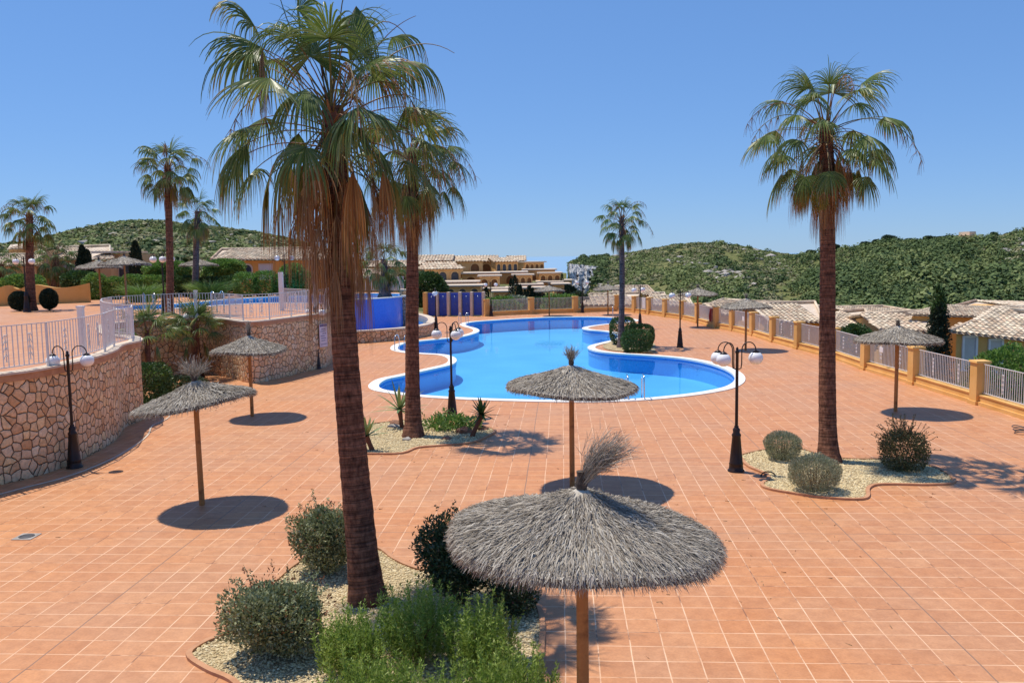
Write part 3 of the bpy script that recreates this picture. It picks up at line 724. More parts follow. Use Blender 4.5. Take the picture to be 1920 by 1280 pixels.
# ---- blue waterfall basin
bt = thing('waterfall_basin', 'cobalt blue mosaic overflow wall with a low stone trough in front', 'water feature')
m = MB(); wall_strip(m, BL, .3, ZT-.02, False, 0); b2 = offset(BL, -.3, False); ring_strip(m, BL, b2, ZT-.02, False, 0); wall_strip(m, b2, .3, ZT-.02, False, 0, flip=True)
m.build('overflow_wall', ['blue'], bt)
low_px = [(622,652),(652,645),(690,642.5),(720,640),(750,637.5),(776,634.5),(800,630),(813,624),(814,616),(800,609),(780,604.5)]
LW = smooth_loop(G(*low_px), 5, False)
m = MB(); wall_strip(m, LW, 0, .66, False); m.build('trough_wall', ['stone_small'], bt)
m = MB(); slab_strip(m, offset(LW, .06, False), offset(LW, -.45, False), .66, .74, False); wall_strip(m, offset(LW, -.45, False), 0, .66, False); m.build('trough_coping', ['cream'], bt)
inner = offset(LW, -.44, False)
tf = fill('trough_water', [ccw(inner + [Vector(pd(760, 64)[:2]), Vector(pd(640, 60)[:2])])], .52, 'water', parent=bt)
tf2 = fill('trough_floor', [ccw(inner + [Vector(pd(760, 64)[:2]), Vector(pd(640, 60)[:2])])], .25, 'blue', parent=bt)
pr = thing('stone_pier', 'narrow stone faced pier at the right end of the blue overflow wall', 'pier', pd(757, 58.8))
m = MB(); wall_strip(m, [Vector(v) for v in ((-.3, -.3), (.3, -.3), (.3, .6), (-.3, .6))], 0, 2.75, True); m.build('shaft', ['stone_small'], pr)
m = MB(); m.box((0, .15, 2.80), (.7, 1.0, .09)); m.build('cap', ['cream'], pr)

# ---- ground sheets
def sheet(name, quadpts, z, mat):
    m = MB(); m.add([(x, y, z) for x, y in quadpts], [(0, 1, 2, 3)]); return m.build(name, [mat], kind='structure')
MT['scrub'] = mat_noise('scrub_ground', [(.07, .085, .03), (.15, .145, .065), (.10, .12, .045), (.22, .19, .11)], .22, 1, .5, 3, .1, pos=[.3, .45, .6, .72])
MT['sea'] = mat_noise('hazy_sea_water', [(.24, .39, .54), (.27, .43, .58)], .002, .35, 0)  # paled blue: distance haze is put into the sea's colour
m = MB()
ring = [0, 40, 120, 260, 420, 560]; nn = 96
V = [(0, 0, -9)]
for r in ring[1:]:
    for j in range(nn):
        a = 2*math.pi*j/nn; z = -9.0 if r < 500 else -95
        V.append((r*math.cos(a), r*math.sin(a)+60, z + (rnd.uniform(-.6, .6) if 100 < r < 500 else 0)))
Fc = [(0, 1+j, 1+(j+1) % nn) for j in range(nn)]; m.add(V, Fc)
Fc = np.array([(1+i*nn+j, 1+(i+1)*nn+j, 1+(i+1)*nn+(j+1) % nn, 1+i*nn+(j+1) % nn) for i in range(len(ring)-2) for j in range(nn)]); m.add(V, Fc, 0, None, True)
m.build('valley_ground', ['scrub'], kind='structure')
m = MB(); nn = 72; V = [(0, 0, -90)]+[(r*math.cos(2*math.pi*j/nn), r*math.sin(2*math.pi*j/nn), -90) for r in (2000, 50000) for j in range(nn)]
m.add(V, [(0, 1+j, 1+(j+1) % nn) for j in range(nn)]); m.add(V, np.array([(1+j, 1+nn+j, 1+nn+(j+1) % nn, 1+(j+1) % nn) for j in range(nn)]))
m.build('sea', ['sea'], kind='structure')

# ---- hills
def interp(tab, x):
    return float(np.interp(x, [t[0] for t in tab], [t[1] for t in tab]))
class Hill:
    def __init__(s, name, x0, x1, sky, Df, Dc, zf, mat, nx=150, ns=44, rough=1.6, prof=.85, seed=1, zend=-60):
        s.sky, s.Df, s.Dc, s.zf, s.prof, s.rough = sky, Df, Dc, zf, prof, rough
        r_ = np.random.default_rng(seed); s.k = r_.uniform(.02, .09, (7, 2))*np.where(r_.random((7, 2)) < .5, 1, -1); s.p = r_.uniform(0, 6.28, 7); s.a = r_.uniform(.3, 1, 7)
        m = MB(); V = []
        xs = np.linspace(x0, x1, nx); ss = np.concatenate([np.linspace(0, 1, ns), [1.06, 1.15, 1.3, 1.5]])
        for x in xs:
            for q in ss: V.append(s.pt(x, q, zend))
        n2 = len(ss); Fc = np.array([(i*n2+j, (i+1)*n2+j, (i+1)*n2+j+1, i*n2+j+1) for i in range(nx-1) for j in range(n2-1)])
        m.add(V, Fc, 0, None, True)
        L_ = [V[j] for j in range(n2)]; Bq = [(p[0], p[1], -95) for p in L_]; m.add(L_+Bq, np.array([(j, j+1, n2+j+1, n2+j) for j in range(n2-1)]), 0)
        s.obj = m.build(name, [mat], kind='structure')
    def pt(s, x, q, zend=-60):
        Df, Dc, zf = interp(s.Df, x), interp(s.Dc, x), interp(s.zf, x)
        zc = 5-(interp(s.sky, x)-hor(x))/F*Dc
        if q <= 1:
            D = Df+(Dc-Df)*q; z = zf+(zc-zf)*(math.sin(q*math.pi/2)**1.0*(1-s.prof)+q*s.prof)
            p = pd(x, D); nz = sum(a*math.sin(p.x*k[0]+p.y*k[1]+ph) for a, k, ph in zip(s.a, s.k, s.p))*s.rough*.35
            z += nz*math.sin(math.pi*min(1, q))**.7 + rnd.uniform(-.15, .15)
        else:
            D = Dc+(Dc-Df)*(q-1)*2; z = zc+(zend-zc)*((q-1)/.5)**1.3; p = pd(x, D)
        return (p.x, p.y, z)
def hill_mat(name, rocks=.62, rockcol=(.42, .37, .30)):
    m_, n, b, N, L = newmat(name); g = N.new('ShaderNodeNewGeometry'); P = g.outputs['Position']
    t = noise(N, L, .05, 6, .65, vec=P); r = ramp(N, [(.10, .12, .045), (.20, .20, .09), (.15, .17, .065), (.34, .28, .16)], [.36, .46, .54, .66]); L.new(t.outputs[0], r.inputs[0])
    t2 = noise(N, L, .45, 5, .7, vec=P); r2 = ramp(N, [(.45, .5, .45), (1.3, 1.25, 1.2)], [.38, .62]); L.new(t2.outputs[0], r2.inputs[0])
    c = mixc(N, L, r.outputs[0], r2.outputs[0], .9, 'MULTIPLY')
    t3 = noise(N, L, .16, 7, .75, vec=P); r3 = ramp(N, [(0, 0, 0), (1, 1, 1)], [rocks, rocks+.05]); L.new(t3.outputs[0], r3.inputs[0])
    c = mixc(N, L, c, rockcol, r3.outputs[0])
    L.new(c, b.inputs['Base Color']); b.inputs['Roughness'].default_value = 1; b.inputs['Specular IOR Level'].default_value = .05
    bump(N, L, t2.outputs[0], b, .8, 1.2); return m_
MT['hill'] = hill_mat('hillside'); MT['hill_l'] = hill_mat('hillside_left', .66, (.30, .27, .17))
skyL = [(-2500,470),(-900,460),(-300,452),(0,462),(60,464),(105,448),(140,437),(170,430),(230,421),(300,419),(360,425),(430,431),(500,440),(560,454),(620,472),(680,490),(740,500),(900,508),(1040,510),(1062,512)]
HL = Hill('hill', -2500, 1062, skyL, [(-2500,75),(560,75),(680,110),(1062,230)], [(-2500,300),(560,330),(700,340),(1062,420)], [(-2500,2.3),(560,2.3),(640,0),(760,-6),(1062,-9)], 'hill_l', 190, 40, 2.0, .8, 3)
skyR = [(1063,494),(1072,489),(1085,486),(1120,482),(1180,475),(1220,469),(1260,460),(1310,455),(1350,457),(1400,462),(1450,473),(1490,479),(1530,477),(1560,474),(1600,472),(1640,464),(1700,458),(1750,455),(1800,450),(1850,449),(1880,442),(1920,434),(2100,425),(3000,415),(4500,440)]
HR = Hill('hill', 1064, 4500, skyR, [(1063,330),(1090,230),(1160,160),(1300,130),(4500,110)], [(1063,440),(1300,480),(1490,430),(1560,390),(1700,370),(4500,360)], [(1063,-22),(1100,-16),(1200,-11),(4500,-11)], 'hill', 210, 46, 2.6, .8, 5)
# rocky headland at the hill's seaward end
hd = thing('rock_cliff', 'grey vertical limestone cliff at the seaward end of the green hill', 'cliff')
m = MB(); r_ = np.random.default_rng(4)
from mathutils import noise as mnoise
nu, nv = 90, 60; V = []
for i in range(nu):
    for j in range(nv):
        u = i/(nu-1); v = j/(nv-1); q = Vector((u*7, v*4.5, 3.3)); f1 = mnoise.fractal(q, .9, 2.1, 5); f2 = mnoise.turbulence(q*2.2, 3, True)
        px = 1066+(u**1.15)*74+(1-v)*(6+4*f1)*(1 if u < .5 else .3)+2.2*f1*(.3+u); yy = 568-10*u-(74-u*16)*v-1.6*f1*v
        D = 288+42*u+26*v*v+ 7*f1+1.2*f2
        V.append(tuple(at(px, yy, D)))
m.add(V, np.array([(i*nv+j, (i+1)*nv+j, (i+1)*nv+j+1, i*nv+j+1) for i in range(nu-1) for j in range(nv-1)]))
tl = [V[i*nv+nv-1] for i in range(nu)]; m.add(tl+[(p[0]*1.25, p[1]*1.25, p[2]-1) for p in tl], np.array([(i, i+1, nu+i+1, nu+i) for i in range(nu-1)]))
m.add([V[j] for j in range(nv)]+[(V[j][0]*1.3, V[j][1]*1.3, V[j][2]-3) for j in range(nv)], np.array([(j, j+1, nv+j+1, nv+j) for j in range(nv-1)]))
MT['cliff'] = mat_noise('limestone', [(.14, .15, .17), (.62, .60, .57), (.30, .30, .31), (.80, .77, .72)], .22, 1, .9, .9, .8, pos=[.38, .46, .53, .62])
m.build('rock_face', ['cliff'], hd)

# ---- scrub and woods on the hills
ICO_V = None
def ico(sub):
    bm = bmesh.new(); bmesh.ops.create_icosphere(bm, subdivisions=sub, radius=1); v = np.array([q.co[:] for q in bm.verts]); f = np.array([[q.index for q in fc.verts] for fc in bm.faces]); bm.free(); return v, f
IC1, IC2 = ico(1), ico(2)
def scatter(name, H_, n, px0, px1, s0, s1, r0, r1, mat, fn=None, seed=1, ic=IC1, hs=.75, jit=.28, spow=1.0):
    g = np.random.default_rng(seed); m = MB(); V = []; v0, f0 = ic
    k = 0; tries = 0
    while k < n and tries < n*6:
        tries += 1
        x = g.uniform(px0, px1); s = s0+(s1-s0)*g.random()**spow
        if fn and g.random() > fn(x, s, g): continue
        p = H_.pt(x, s); r = g.uniform(r0, r1)*(1 if g.random() > .12 else 1.5)
        vv = v0*(1+g.normal(0, jit, (len(v0), 1))); vv = vv*np.array([r*g.uniform(.8, 1.2), r*g.uniform(.8, 1.2), r*hs*g.uniform(.7, 1.25)])
        V.append(vv+np.array([p[0], p[1], p[2]+r*hs*.35])); k += 1
    if not V: return
    V = np.concatenate(V); Fc = (f0[None]+(np.arange(k)*len(v0))[:, None, None]).reshape(-1, 3)
    m.add(V, Fc); o = m.build(name, [mat], kind='stuff'); return o
def patch(x, s, g):
    return .16+.6*(math.sin(x*.035+s*9)*math.sin(x*.011-s*14+2) > -.25)
def scatterq(name, H_, n, px0, px1, s0, s1, r0, r1, mats, fn=None, seed=1, k=16, hs=.7, lf=.34):
    g = np.random.default_rng(seed); C = []; tries = 0; Rr_ = []; M_ = []
    while len(C) < n and tries < n*6:
        tries += 1; x = g.uniform(px0, px1); s = s0+(s1-s0)*g.random()
        if fn and g.random() > fn(x, s, g): continue
        C.append(H_.pt(x, s)); Rr_.append(g.uniform(r0, r1)*(1 if g.random() > .15 else 1.45)); v = math.sin(x*.021+s*7)+math.sin(x*.05-s*23)*.7+g.normal(0, .8); M_.append(0 if v < .2 else (1 if v > 1.3 else 2) if len(mats) > 2 else 1 if len(mats) > 1 else 0)
    C = np.array(C); r = np.array(Rr_); N_ = len(C); M_ = np.array(M_)
    d = g.normal(size=(N_, k, 3)); d /= np.linalg.norm(d, axis=2, keepdims=True); d[:, :, 2] = np.abs(d[:, :, 2])*1.0-.15
    P = C[:, None, :]+d*r[:, None, None]*np.array([1, 1, hs])*g.uniform(.55, 1, (N_, k, 1)); P[:, :, 2] += .1*r[:, None]
    nn_ = d+g.normal(0, .4, (N_, k, 3))+np.array([0, 0, .45]); nn_ /= np.linalg.norm(nn_, axis=2, keepdims=True)
    u = np.cross(nn_, g.normal(size=(N_, k, 3))); u /= np.linalg.norm(u, axis=2, keepdims=True); v = np.cross(nn_, u); s = (r[:, None, None]*lf*g.uniform(.7, 1.3, (N_, k, 1)))
    Q = np.stack([P-u*s, P+v*s*.8, P+u*s, P-v*s*.8], 2).reshape(-1, 4, 3)
    m = MB(); m.quads(Q, 0); m.F[-1] = (m.F[-1][0], np.repeat(M_, k), None, False); return m.build(name, mats, kind='stuff')
scatterq('hillside_scrub', HL, 22000, -150, 720, .01, 1.0, .45, 1.05, ['hillbush', 'hillbush_dark', 'hillbush_pale'], patch, 2)
scatterq('hillside_scrub', HR, 26000, 1066, 2050, .05, 1.0, .55, 1.25, ['hillbush', 'hillbush_dark', 'hillbush_pale'], patch, 6)
def wood(x, s, g):
    if x < 1500: return .10*(math.sin(x*.05)*math.sin(s*17+x*.02) > .2)
    return .72 if (s < .62+.38*math.sin((x-1600)*.012)+.1*math.sin(x*.07) or (x > 1600 and x < 1790)) and not (x > 1800 and s > .45) else .12
scatterq('pine_wood', HR, 3800, 1300, 2050, .08, .99, 1.2, 2.9, ['hillpine', 'hillbush_dark', 'hillbush'], wood, 8, 105, 1.15, .135)
scatterq('cliff_top_scrub', HR, 300, 1080, 1140, .45, 1.0, 1.2, 2.4, ['hillpine', 'hillbush_dark'], None, 12, 60, .9, .2)
scatter('hillside_rocks', HR, 900, 1066, 2050, .2, .98, .5, 1.5, 'rock_grey', lambda x, s, g: (math.sin(x*.03+s*12) > .5)*.9, 9, IC1, .35, .3)
scatter('hillside_rocks', HL, 260, -100, 600, .2, .95, .4, 1.0, 'rock_grey', None, 10, IC1, .4, .3)
def reseed(s):
    global rnd, rng
    rnd = random.Random(s); rng = np.random.default_rng(s)
# ================================================================== PALMS
def tp(px, py, D): return at(px, py, D)
def palm(bpx, tpx, z0, label, r0, r1, **k):
    b = gp(bpx[0], bpx[1], z0); D = depth(b)
    return make_palm(b, tp(tpx[0], tpx[1], D), r0, r1, label, **k)
def big_leaves(mb, C):
    base = gp(688, 1128); D0 = depth(base); TOW = -FW
    # blade base pixel, depth offset, tangent (right, up, towards camera), radius m, half arc, droop at tips, hang, blade, tip material, split, root height offset
    L_ = [(582,106,-.1,(0,1,-.25),1.10,118,1.6,0,0,0,.42,0), (476,100,-.35,(-.9,.15,.3),1.15,125,2.6,.15,0,1,.3,-.1), (478,50,.3,(-.4,.8,.1),1.0,90,2.8,.1,0,1,.35,0),
          (560,20,.5,(-.1,1,.1),1.0,120,2.0,0,0,0,.4,.1), (668,12,.1,(.35,-.6,.2),1.25,52,1.8,1.0,0,0,.3,.1), (640,60,.6,(.3,.9,-.2),1.0,110,2.4,.1,0,0,.35,.1), (754,116,-.15,(.95,.25,.1),1.12,112,3.2,.25,0,1,.28,0), (735,70,.5,(.7,.6,-.3),.95,90,3.0,.3,0,1,.28,0),
          (573,168,-1.0,(-.35,-.25,.9),1.05,98,1.3,.5,0,0,.42,-.1), (648,226,-1.1,(.15,-.45,.8),1.0,92,1.4,.6,0,1,.42,-.3), (463,270,-.3,(-.85,-.3,.25),1.05,85,1.8,.6,0,1,.35,-.4), (445,300,.5,(-.6,-.6,-.3),1.0,60,1.6,.9,0,2,.3,-.6),
          (538,298,-.75,(-.25,-.8,.5),1.25,58,.9,1.2,1,4,.3,-.6), (505,330,-.3,(-.4,-.8,.1),1.2,50,1.0,1.3,1,4,.3,-.7), (661,322,-.8,(.05,-.9,.3),1.25,42,.8,1.5,4,4,.3,-.7), (718,322,-.2,(.35,-.85,.1),1.15,55,.9,1.3,4,2,.3,-.7), (700,270,.3,(.6,-.3,-.3),1.1,85,1.8,.7,0,1,.32,-.4),
          (492,92,-.6,(-.1,-.8,.2),1.0,22,.6,2.5,2,2,.2,-.1), (600,300,-.5,(-.1,-.9,.3),1.2,45,.9,1.4,4,2,.3,-.6), (560,250,.4,(-.5,-.5,-.3),1.05,75,1.6,.8,0,4,.32,-.4), (735,330,.4,(.5,-.7,-.2),1.1,50,1.2,1.2,1,4,.3,-.6), (520,110,.9,(-.5,.3,-.7),1.0,110,2.4,.2,0,0,.35,0), (700,140,.8,(.6,.2,-.7),1.0,110,2.6,.3,0,1,.33,-.1), (545,70,-.5,(-.2,.5,.6),.9,80,2.6,.3,0,0,.33,0)]
    for (px, py, dd, tv, Rb, arc, tip, hang, mg, mt, sp, zo) in L_:
        E = at(px, py, D0+dd)-base; A = C+Vector((0, 0, zo)); t = (RT*tv[0]+UP*tv[1]+TOW*tv[2]).normalized(); Ln = (E-A).length
        ctrl = A.lerp(E, .55)+Vector((0, 0, .20*Ln+.05)); Pt = [A*(1-u)**2+ctrl*2*u*(1-u)+E*u*u for u in [k/8 for k in range(9)]]
        fan_leaf(mb, A, 0, 0, 1, Rb, 40, arc=arc, tip=tip, mg=mg, mt=mt, ms=3, K=9, hang=hang, split=sp, ragged=.25, path=Pt, tdir=t)
    for (p0, p1, p2) in [((640,190),(700,-60),(790,110)), ((650,190),(760,40),(852,100)), ((655,200),(700,60),(780,30)), ((640,180),(620,-90),(700,-40)), ((600,190),(500,-40),(520,-60)), ((650,230),(730,200),(780,260)), ((655,215),(750,150),(800,200)), ((590,200),(520,120),(500,130))]:
        a, b, c = [at(q[0], q[1], D0+rnd.uniform(-.6, .6))-base for q in (p0, p1, p2)]
        mb.tube([a*(1-u)**2+b*2*u*(1-u)+c*u*u for u in [k/14 for k in range(15)]], [.013*(1-.7*k/14) for k in range(15)], 4, 3, cap=False)
palm((688, 1128), (622, 205), 0, 'tall leaning fan palm in front, rising from the planting bed beside the large thatched umbrella', .235, .16, special=big_leaves, Rb=1.05, Lp=1.25, ngreen=18, nmid=8, ndead=52, nseg=44, K=8, seed=21, dead_len=.98, stalks=3, elmin=-10, skirt=2.0, flare=1.3, rust=.4, bend=.7)
palm((775, 818), (772, 282), 0, 'fan palm with rusty skirt standing in the gravel bed with agaves by the pool', .22, .15, Rb=1.0, Lp=1.15, ngreen=38, nmid=14, ndead=32, nseg=34, K=7, seed=22, dead_len=1.15, elmin=-38, skirt=1.5, flare=1.6, rust=.4)
palm((1556, 866), (1548, 232), 0, 'solitary fan palm between silvery round bushes on the right gravel bed', .21, .16, Rb=.98, Lp=1.25, ngreen=34, nmid=12, ndead=30, nseg=36, K=7, seed=23, dead_len=1.15, elmin=-35, skirt=1.2, flare=1.55, rust=.35)
palm((1165, 652), (1166, 408), 0, 'slim dark fan palm on the small island bed projecting into the pool', .17, .13, Rb=.8, Lp=1.0, ngreen=26, nmid=8, ndead=8, nseg=24, K=6, seed=24, elmin=-35, skirt=1.2, rust=.1, barkm='bark_grey')
palm((318, 592), (315, 310), ZT, 'tallest fan palm on the upper terrace, rising through the white railing', .18, .15, Rb=.95, Lp=1.05, ngreen=30, nmid=8, ndead=12, nseg=24, K=6, seed=25, elmin=-35, skirt=1.2, group='fan palms of the upper terrace')
palm((363, 560), (371, 396), ZT, 'fan palm with a pale grey trunk beyond the upper pool', .22, .18, Rb=1.0, Lp=1.15, ngreen=24, nmid=10, ndead=10, nseg=22, K=6, seed=26, elmin=-35, skirt=1.6, barkm='bark_grey', group='fan palms of the upper terrace')
palm((57, 582), (55, 402), ZT, 'fan palm between two dark topiary balls in front of the orange garden wall', .26, .17, Rb=.85, Lp=.95, ngreen=28, nmid=8, ndead=10, nseg=22, K=6, seed=27, elmin=-35, skirt=1.0, group='fan palms of the upper terrace')
palm((103, 556), (103, 482), ZT, 'low bushy fan palm in the garden behind the orange wall', .3, .24, Rb=1.1, Lp=1.1, ngreen=28, nmid=10, ndead=12, nseg=22, K=6, seed=28, elmin=-45, skirt=1.4, group='garden palms behind the orange wall')
palm((-5, 560), (0, 495), ZT, 'fan palm cut by the left edge of the photo behind the orange wall', .3, .24, Rb=1.1, Lp=1.1, ngreen=24, nmid=10, ndead=12, nseg=22, K=6, seed=29, elmin=-45, skirt=1.2, group='garden palms behind the orange wall')
palm((722, 556), (720, 486), ZT, 'bluish fan palm behind the blue overflow wall, seen between the two big trunks', .34, .2, Rb=1.0, Lp=1.1, ngreen=30, nmid=12, ndead=12, nseg=22, K=6, seed=30, elmin=-50, skirt=1.2, barkm='bark_grey')
palm((364, 712), (366, 606), 0, 'fan palm with yellowing leaves growing against the stone wall behind a lamp post', .2, .17, Rb=.85, Lp=.72, ngreen=24, nmid=4, ndead=6, nseg=26, K=6, seed=31, elmin=5, stiff=.35, skirt=.8, stalks=0, mats=['leaf', 'leaf_mid', 'leaf_mid', 'stalk', 'leaf_mid'])
palm((277, 726), (276, 618), 0, 'young fan palm with few leaves in the corner of the stone wall', .14, .1, Rb=.95, Lp=.8, ngreen=13, nmid=2, ndead=5, nseg=24, K=6, seed=32, elmin=5, stiff=.35, skirt=.8, stalks=0, mats=['leaf', 'leaf_mid', 'leaf_mid', 'stalk', 'leaf_mid'])

# ================================================================== UMBRELLAS
def umb(px, py, z0, label, **k): return make_umbrella(gp(px, py, z0), label, **k)
umb(1094, 1425, 0, 'large grey heather umbrella with a wild tuft, its pole cut by the lower edge', Rr=1.27, rim=2.31, rise=.50, tilt=(-.05, .0), n=26000, sw=.0062, sl=.20, tuft=(.60, .26, 420, .72, .0), seed=41, pole_r=.06)
umb(1073, 911, 0, 'brown heather umbrella with a spiky knob, between the pool and the large front umbrella', Rr=1.40, rim=2.2, rise=.50, tilt=(-.03, 0), n=9000, sw=.010, sl=.22, tuft=(.34, .28, 160, 0, 0), seed=42)
umb(379, 946, 0, 'tilted grey heather umbrella with a ragged tuft, left of the leaning palm', Rr=1.15, rim=2.17, rise=.45, tilt=(.15, 0), n=9000, sw=.010, sl=.22, tuft=(.5, .62, 150, -.10, 0), seed=43, poletilt=(-.03, .0))
umb(473, 780, 0, 'pale heather umbrella with a small dark topknot in front of the stone wall', Rr=1.15, rim=2.15, rise=.5, n=5200, sw=.012, sl=.2, tuft=(.36, .10, 90, .0, 0), seed=44)
umb(1679, 771, 0, 'heather umbrella beside the ochre fence pillars at the right with a flat dark knot', Rr=1.22, rim=2.25, rise=.47, n=5200, sw=.012, sl=.2, tuft=(.14, .5, 60, 0, 0), seed=45)
u5 = umb(1398, 656, 0, 'middle heather umbrella of the right side, its pole behind the nearest lamp post', Rr=1.28, rim=2.22, rise=.48, n=2600, sw=.018, sl=.25, tuft=(.2, .3, 50, 0, 0), seed=46)
def umb_copy(src, px, py, z0, label, rz, group=None, s=1):
    c = copy_tree(src); c.location = gp(px, py, z0); c.rotation_euler.z = rz; c['label'] = label; c.scale = (s, s, s)
    if group: c['group'] = group
umb_copy(u5, 1308, 613, 0, 'heather umbrella farther along the right fence beside the red object on a pillar', 1.1)
umb_copy(u5, 1030, 592, 0, 'heather umbrella on the far side of the pool in front of the cypress row', 2.3, s=.95)
umb_copy(u5, 1140, 590, 0, 'heather umbrella beyond the pool just left of the island palm trunk', 4.1, s=.95)
umb_copy(u5, 190, 570.5, ZT, 'left heather umbrella of the pair before the dark hedge on the upper terrace', .6, 'heather umbrellas of the upper terrace')
umb_copy(u5, 238, 573, ZT, 'right heather umbrella of the pair before the dark hedge on the upper terrace', 3.0, 'heather umbrellas of the upper terrace', 1.08)
umb_copy(u5, 375, 556, ZT, 'heather umbrella under the big clipped tree beyond the upper pool', 5.0, 'heather umbrellas of the upper terrace')

# ================================================================== LAMPS
def lamp(px, py, z0, label, azs, **k): return lamp_mesh(label, gp(px, py, z0), [R(a) for a in azs], **k)
lamp(140, 876, 0, 'lamp post with two globes in front of the curved stone wall at the left', [170, 20])
lamp(848, 783, 0, 'lamp post with three curved arms at the near pool edge beside the agave bed', [185, 300, 60], H=2.75)
lamp(1380, 883, 0, 'lamp post with three globes in front of the silvery bushes at the right', [165, 215, 5], H=2.74)
lamp(376, 707, 0, 'lamp post with two globes before the yellowing palm at the stone wall', [215, -20])
lamp(595, 691, 0, 'lamp post half hidden by the tall leaning trunk at the end of the stone wall', [150, -30], H=2.72)
lamp(818, 622, 0, 'lamp post at the corner of the low trough wall by the pool', [-90, 100], H=2.7)
lamp(780, 600, 0, 'lamp post behind the trough, just right of the second trunk', [-80, 95], H=2.2)
lamp(921, 593, 0, 'lamp post at the first pillar beside the blue shower stalls', [180, 0], H=2.75)
lamp(1092, 586.5, 0, 'lamp post at the far fence in front of the grey cliff', [180, 0], H=2.75)
lamp(1200, 617, 0, 'lamp post right behind the clipped island bushes', [200, 60], H=2.75)
lamp(1275, 651, 0, 'lamp post on the paving right of the island bushes', [180, 0], H=2.9)
lamp(309, 590, ZT, 'lamp post with a cluster of globes behind the tallest terrace palm', [180, 300, 60, 10], H=2.75)
lamp(536, 566, ZT, 'lamp post beyond the upper pool in front of the yellow bungalow', [180, 0], H=2.75)
lamp(51, 585, ZT, 'lamp post in front of the leftmost terrace palm trunk', [180, 0], H=2.75)

# ================================================================== RIGHT AND FAR FENCE
reseed(50)
def ornament(mb, c, t, z0, h, s=.05):
    """a column of scrolls welded between two bars"""
    c = Vector(c); t = Vector((t.x, t.y, 0))
    for k in range(4):
        zc = z0+h*(k+.5)/4
        for sg in (-1, 1):
            P = [];
            for q in range(9):
                a = math.pi*1.6*q/8; P.append(c + t*(sg*s*(.9-.5*math.sin(a*.5))*math.cos(a)*.8+sg*s*.35) + Vector((0, 0, zc-c.z+h*.12*math.sin(a))))
            mb.tube(P, .011, 4, cap=False)
    mb.box((c.x, c.y, z0+h/2), (s*1.1, .02, .035), math.atan2(t.y, t.x))
def rail_panel(parent, a, b, z0, z1, sp=.115, orn=(.3, .7), bar=.009, name='railing_panel', rails=.022, detail=True, posts=None):
    a, b = Vector(a), Vector(b); L = (b-a).length; t = (b-a).normalized(); ang = math.atan2(t.y, t.x)
    mb = MB(); n = max(2, int(L/sp))
    mid = (a+b)/2
    for z in (z0, z1): mb.box((mid.x, mid.y, z), (L, rails*1.2, rails), ang)
    for i in range(1, n):
        p = a+t*(L*i/n); mb.box((p.x, p.y, (z0+z1)/2), (bar*2, bar*2, z1-z0-rails), ang)
    o = mb.build(name, ['rail'], parent)
    if detail and orn:
        for f in orn: om = MB(); p = a+t*(L*f); ornament(om, (p.x, p.y, 0), t, z0+.12, (z1-z0)*.66, .055); om.build('scroll', ['rail'], o)
    return o
def fence(name, label, pts, PH=1.42, first=0, open_ends=False, detail_n=8, wallh=.30):
    f = thing(name, label, 'fence')
    n = len(pts)
    for i, p in enumerate(pts):
        a = pts[max(0, i-1)]; b = pts[min(n-1, i+1)]; t = (b-a); ang = math.atan2(t.y, t.x)
        pl = MB(); pl.box((p.x, p.y, .06), (.50, .50, .12), ang); pl.box((p.x, p.y, (PH-.06+.12)/2), (.42, .42, PH-.18), ang); pl.box((p.x, p.y, PH-.03), (.50, .50, .06), ang, taper=.92); pl.build('pillar', ['ochre'], f)
        if i < n-1:
            q = pts[i+1]; L = (q-p).length; tt = (q-p).normalized()
            a_, b_ = p+tt*.215, q-tt*.215; mid = (a_+b_)/2; an = math.atan2(tt.y, tt.x)
            w_ = MB(); w_.box((mid.x, mid.y, wallh/2), ((b_-a_).length, .22, wallh), an); w_.box((mid.x, mid.y, .06), ((b_-a_).length-.08, .34, .12), an); w_.box((mid.x, mid.y, wallh+.02), ((b_-a_).length, .27, .04), an); w_.build('plinth', ['ochre'], f)
            rail_panel(f, a_, b_, wallh+.10, PH-.10, orn=(.28, .72), detail=i < detail_n, bar=.009 if i < 8 else .011)
    return f
fence('pillared_fence', 'long fence of ochre pillars and pale railings round the right and far deck edges', FP)

# ================================================================== UPPER TERRACE RAILINGS
TWo = offset(TW, -.10, False)
def walk(L, step):
    out = [L[0]]; acc = 0
    for i in range(1, len(L)):
        seg = (L[i]-L[i-1]).length
        while acc+seg >= step:
            f = (step-acc)/seg; p = L[i-1].lerp(L[i], f); out.append(p); L[i-1] = p; seg = (L[i]-p).length; acc = 0
        acc += seg
    return out
tr = thing('terrace_railing', 'white vertical bar railing with scrolls following the edge of the upper terrace', 'railing')
pts = walk([p.copy() for p in TWo], 1.6)
for i in range(len(pts)-1):
    a, b = pts[i], pts[i+1]
    rail_panel(tr, a, b, ZT+.17, ZT+1.12, sp=.125, orn=((.3, .7) if i % 2 else (.5,)), bar=.009)
    pm = MB(); pm.box((a.x, a.y, ZT+.07+.53), (.045, .045, 1.06)); pm.build('upright', ['rail'], tr)
def white_post(x, y, z0, h, s=.2):
    p = gp(x, y, z0); pm = MB(); pm.box((p.x, p.y, z0+h/2), (s, s, h)); pm.box((p.x, p.y, z0+h+.03), (s*1.25, s*1.25, .06)); pm.build('post', ['white'], tr)
white_post(156, 660, ZT+.07, 1.22, .14)
white_post(369, 600, ZT+.07, 1.18, .11)
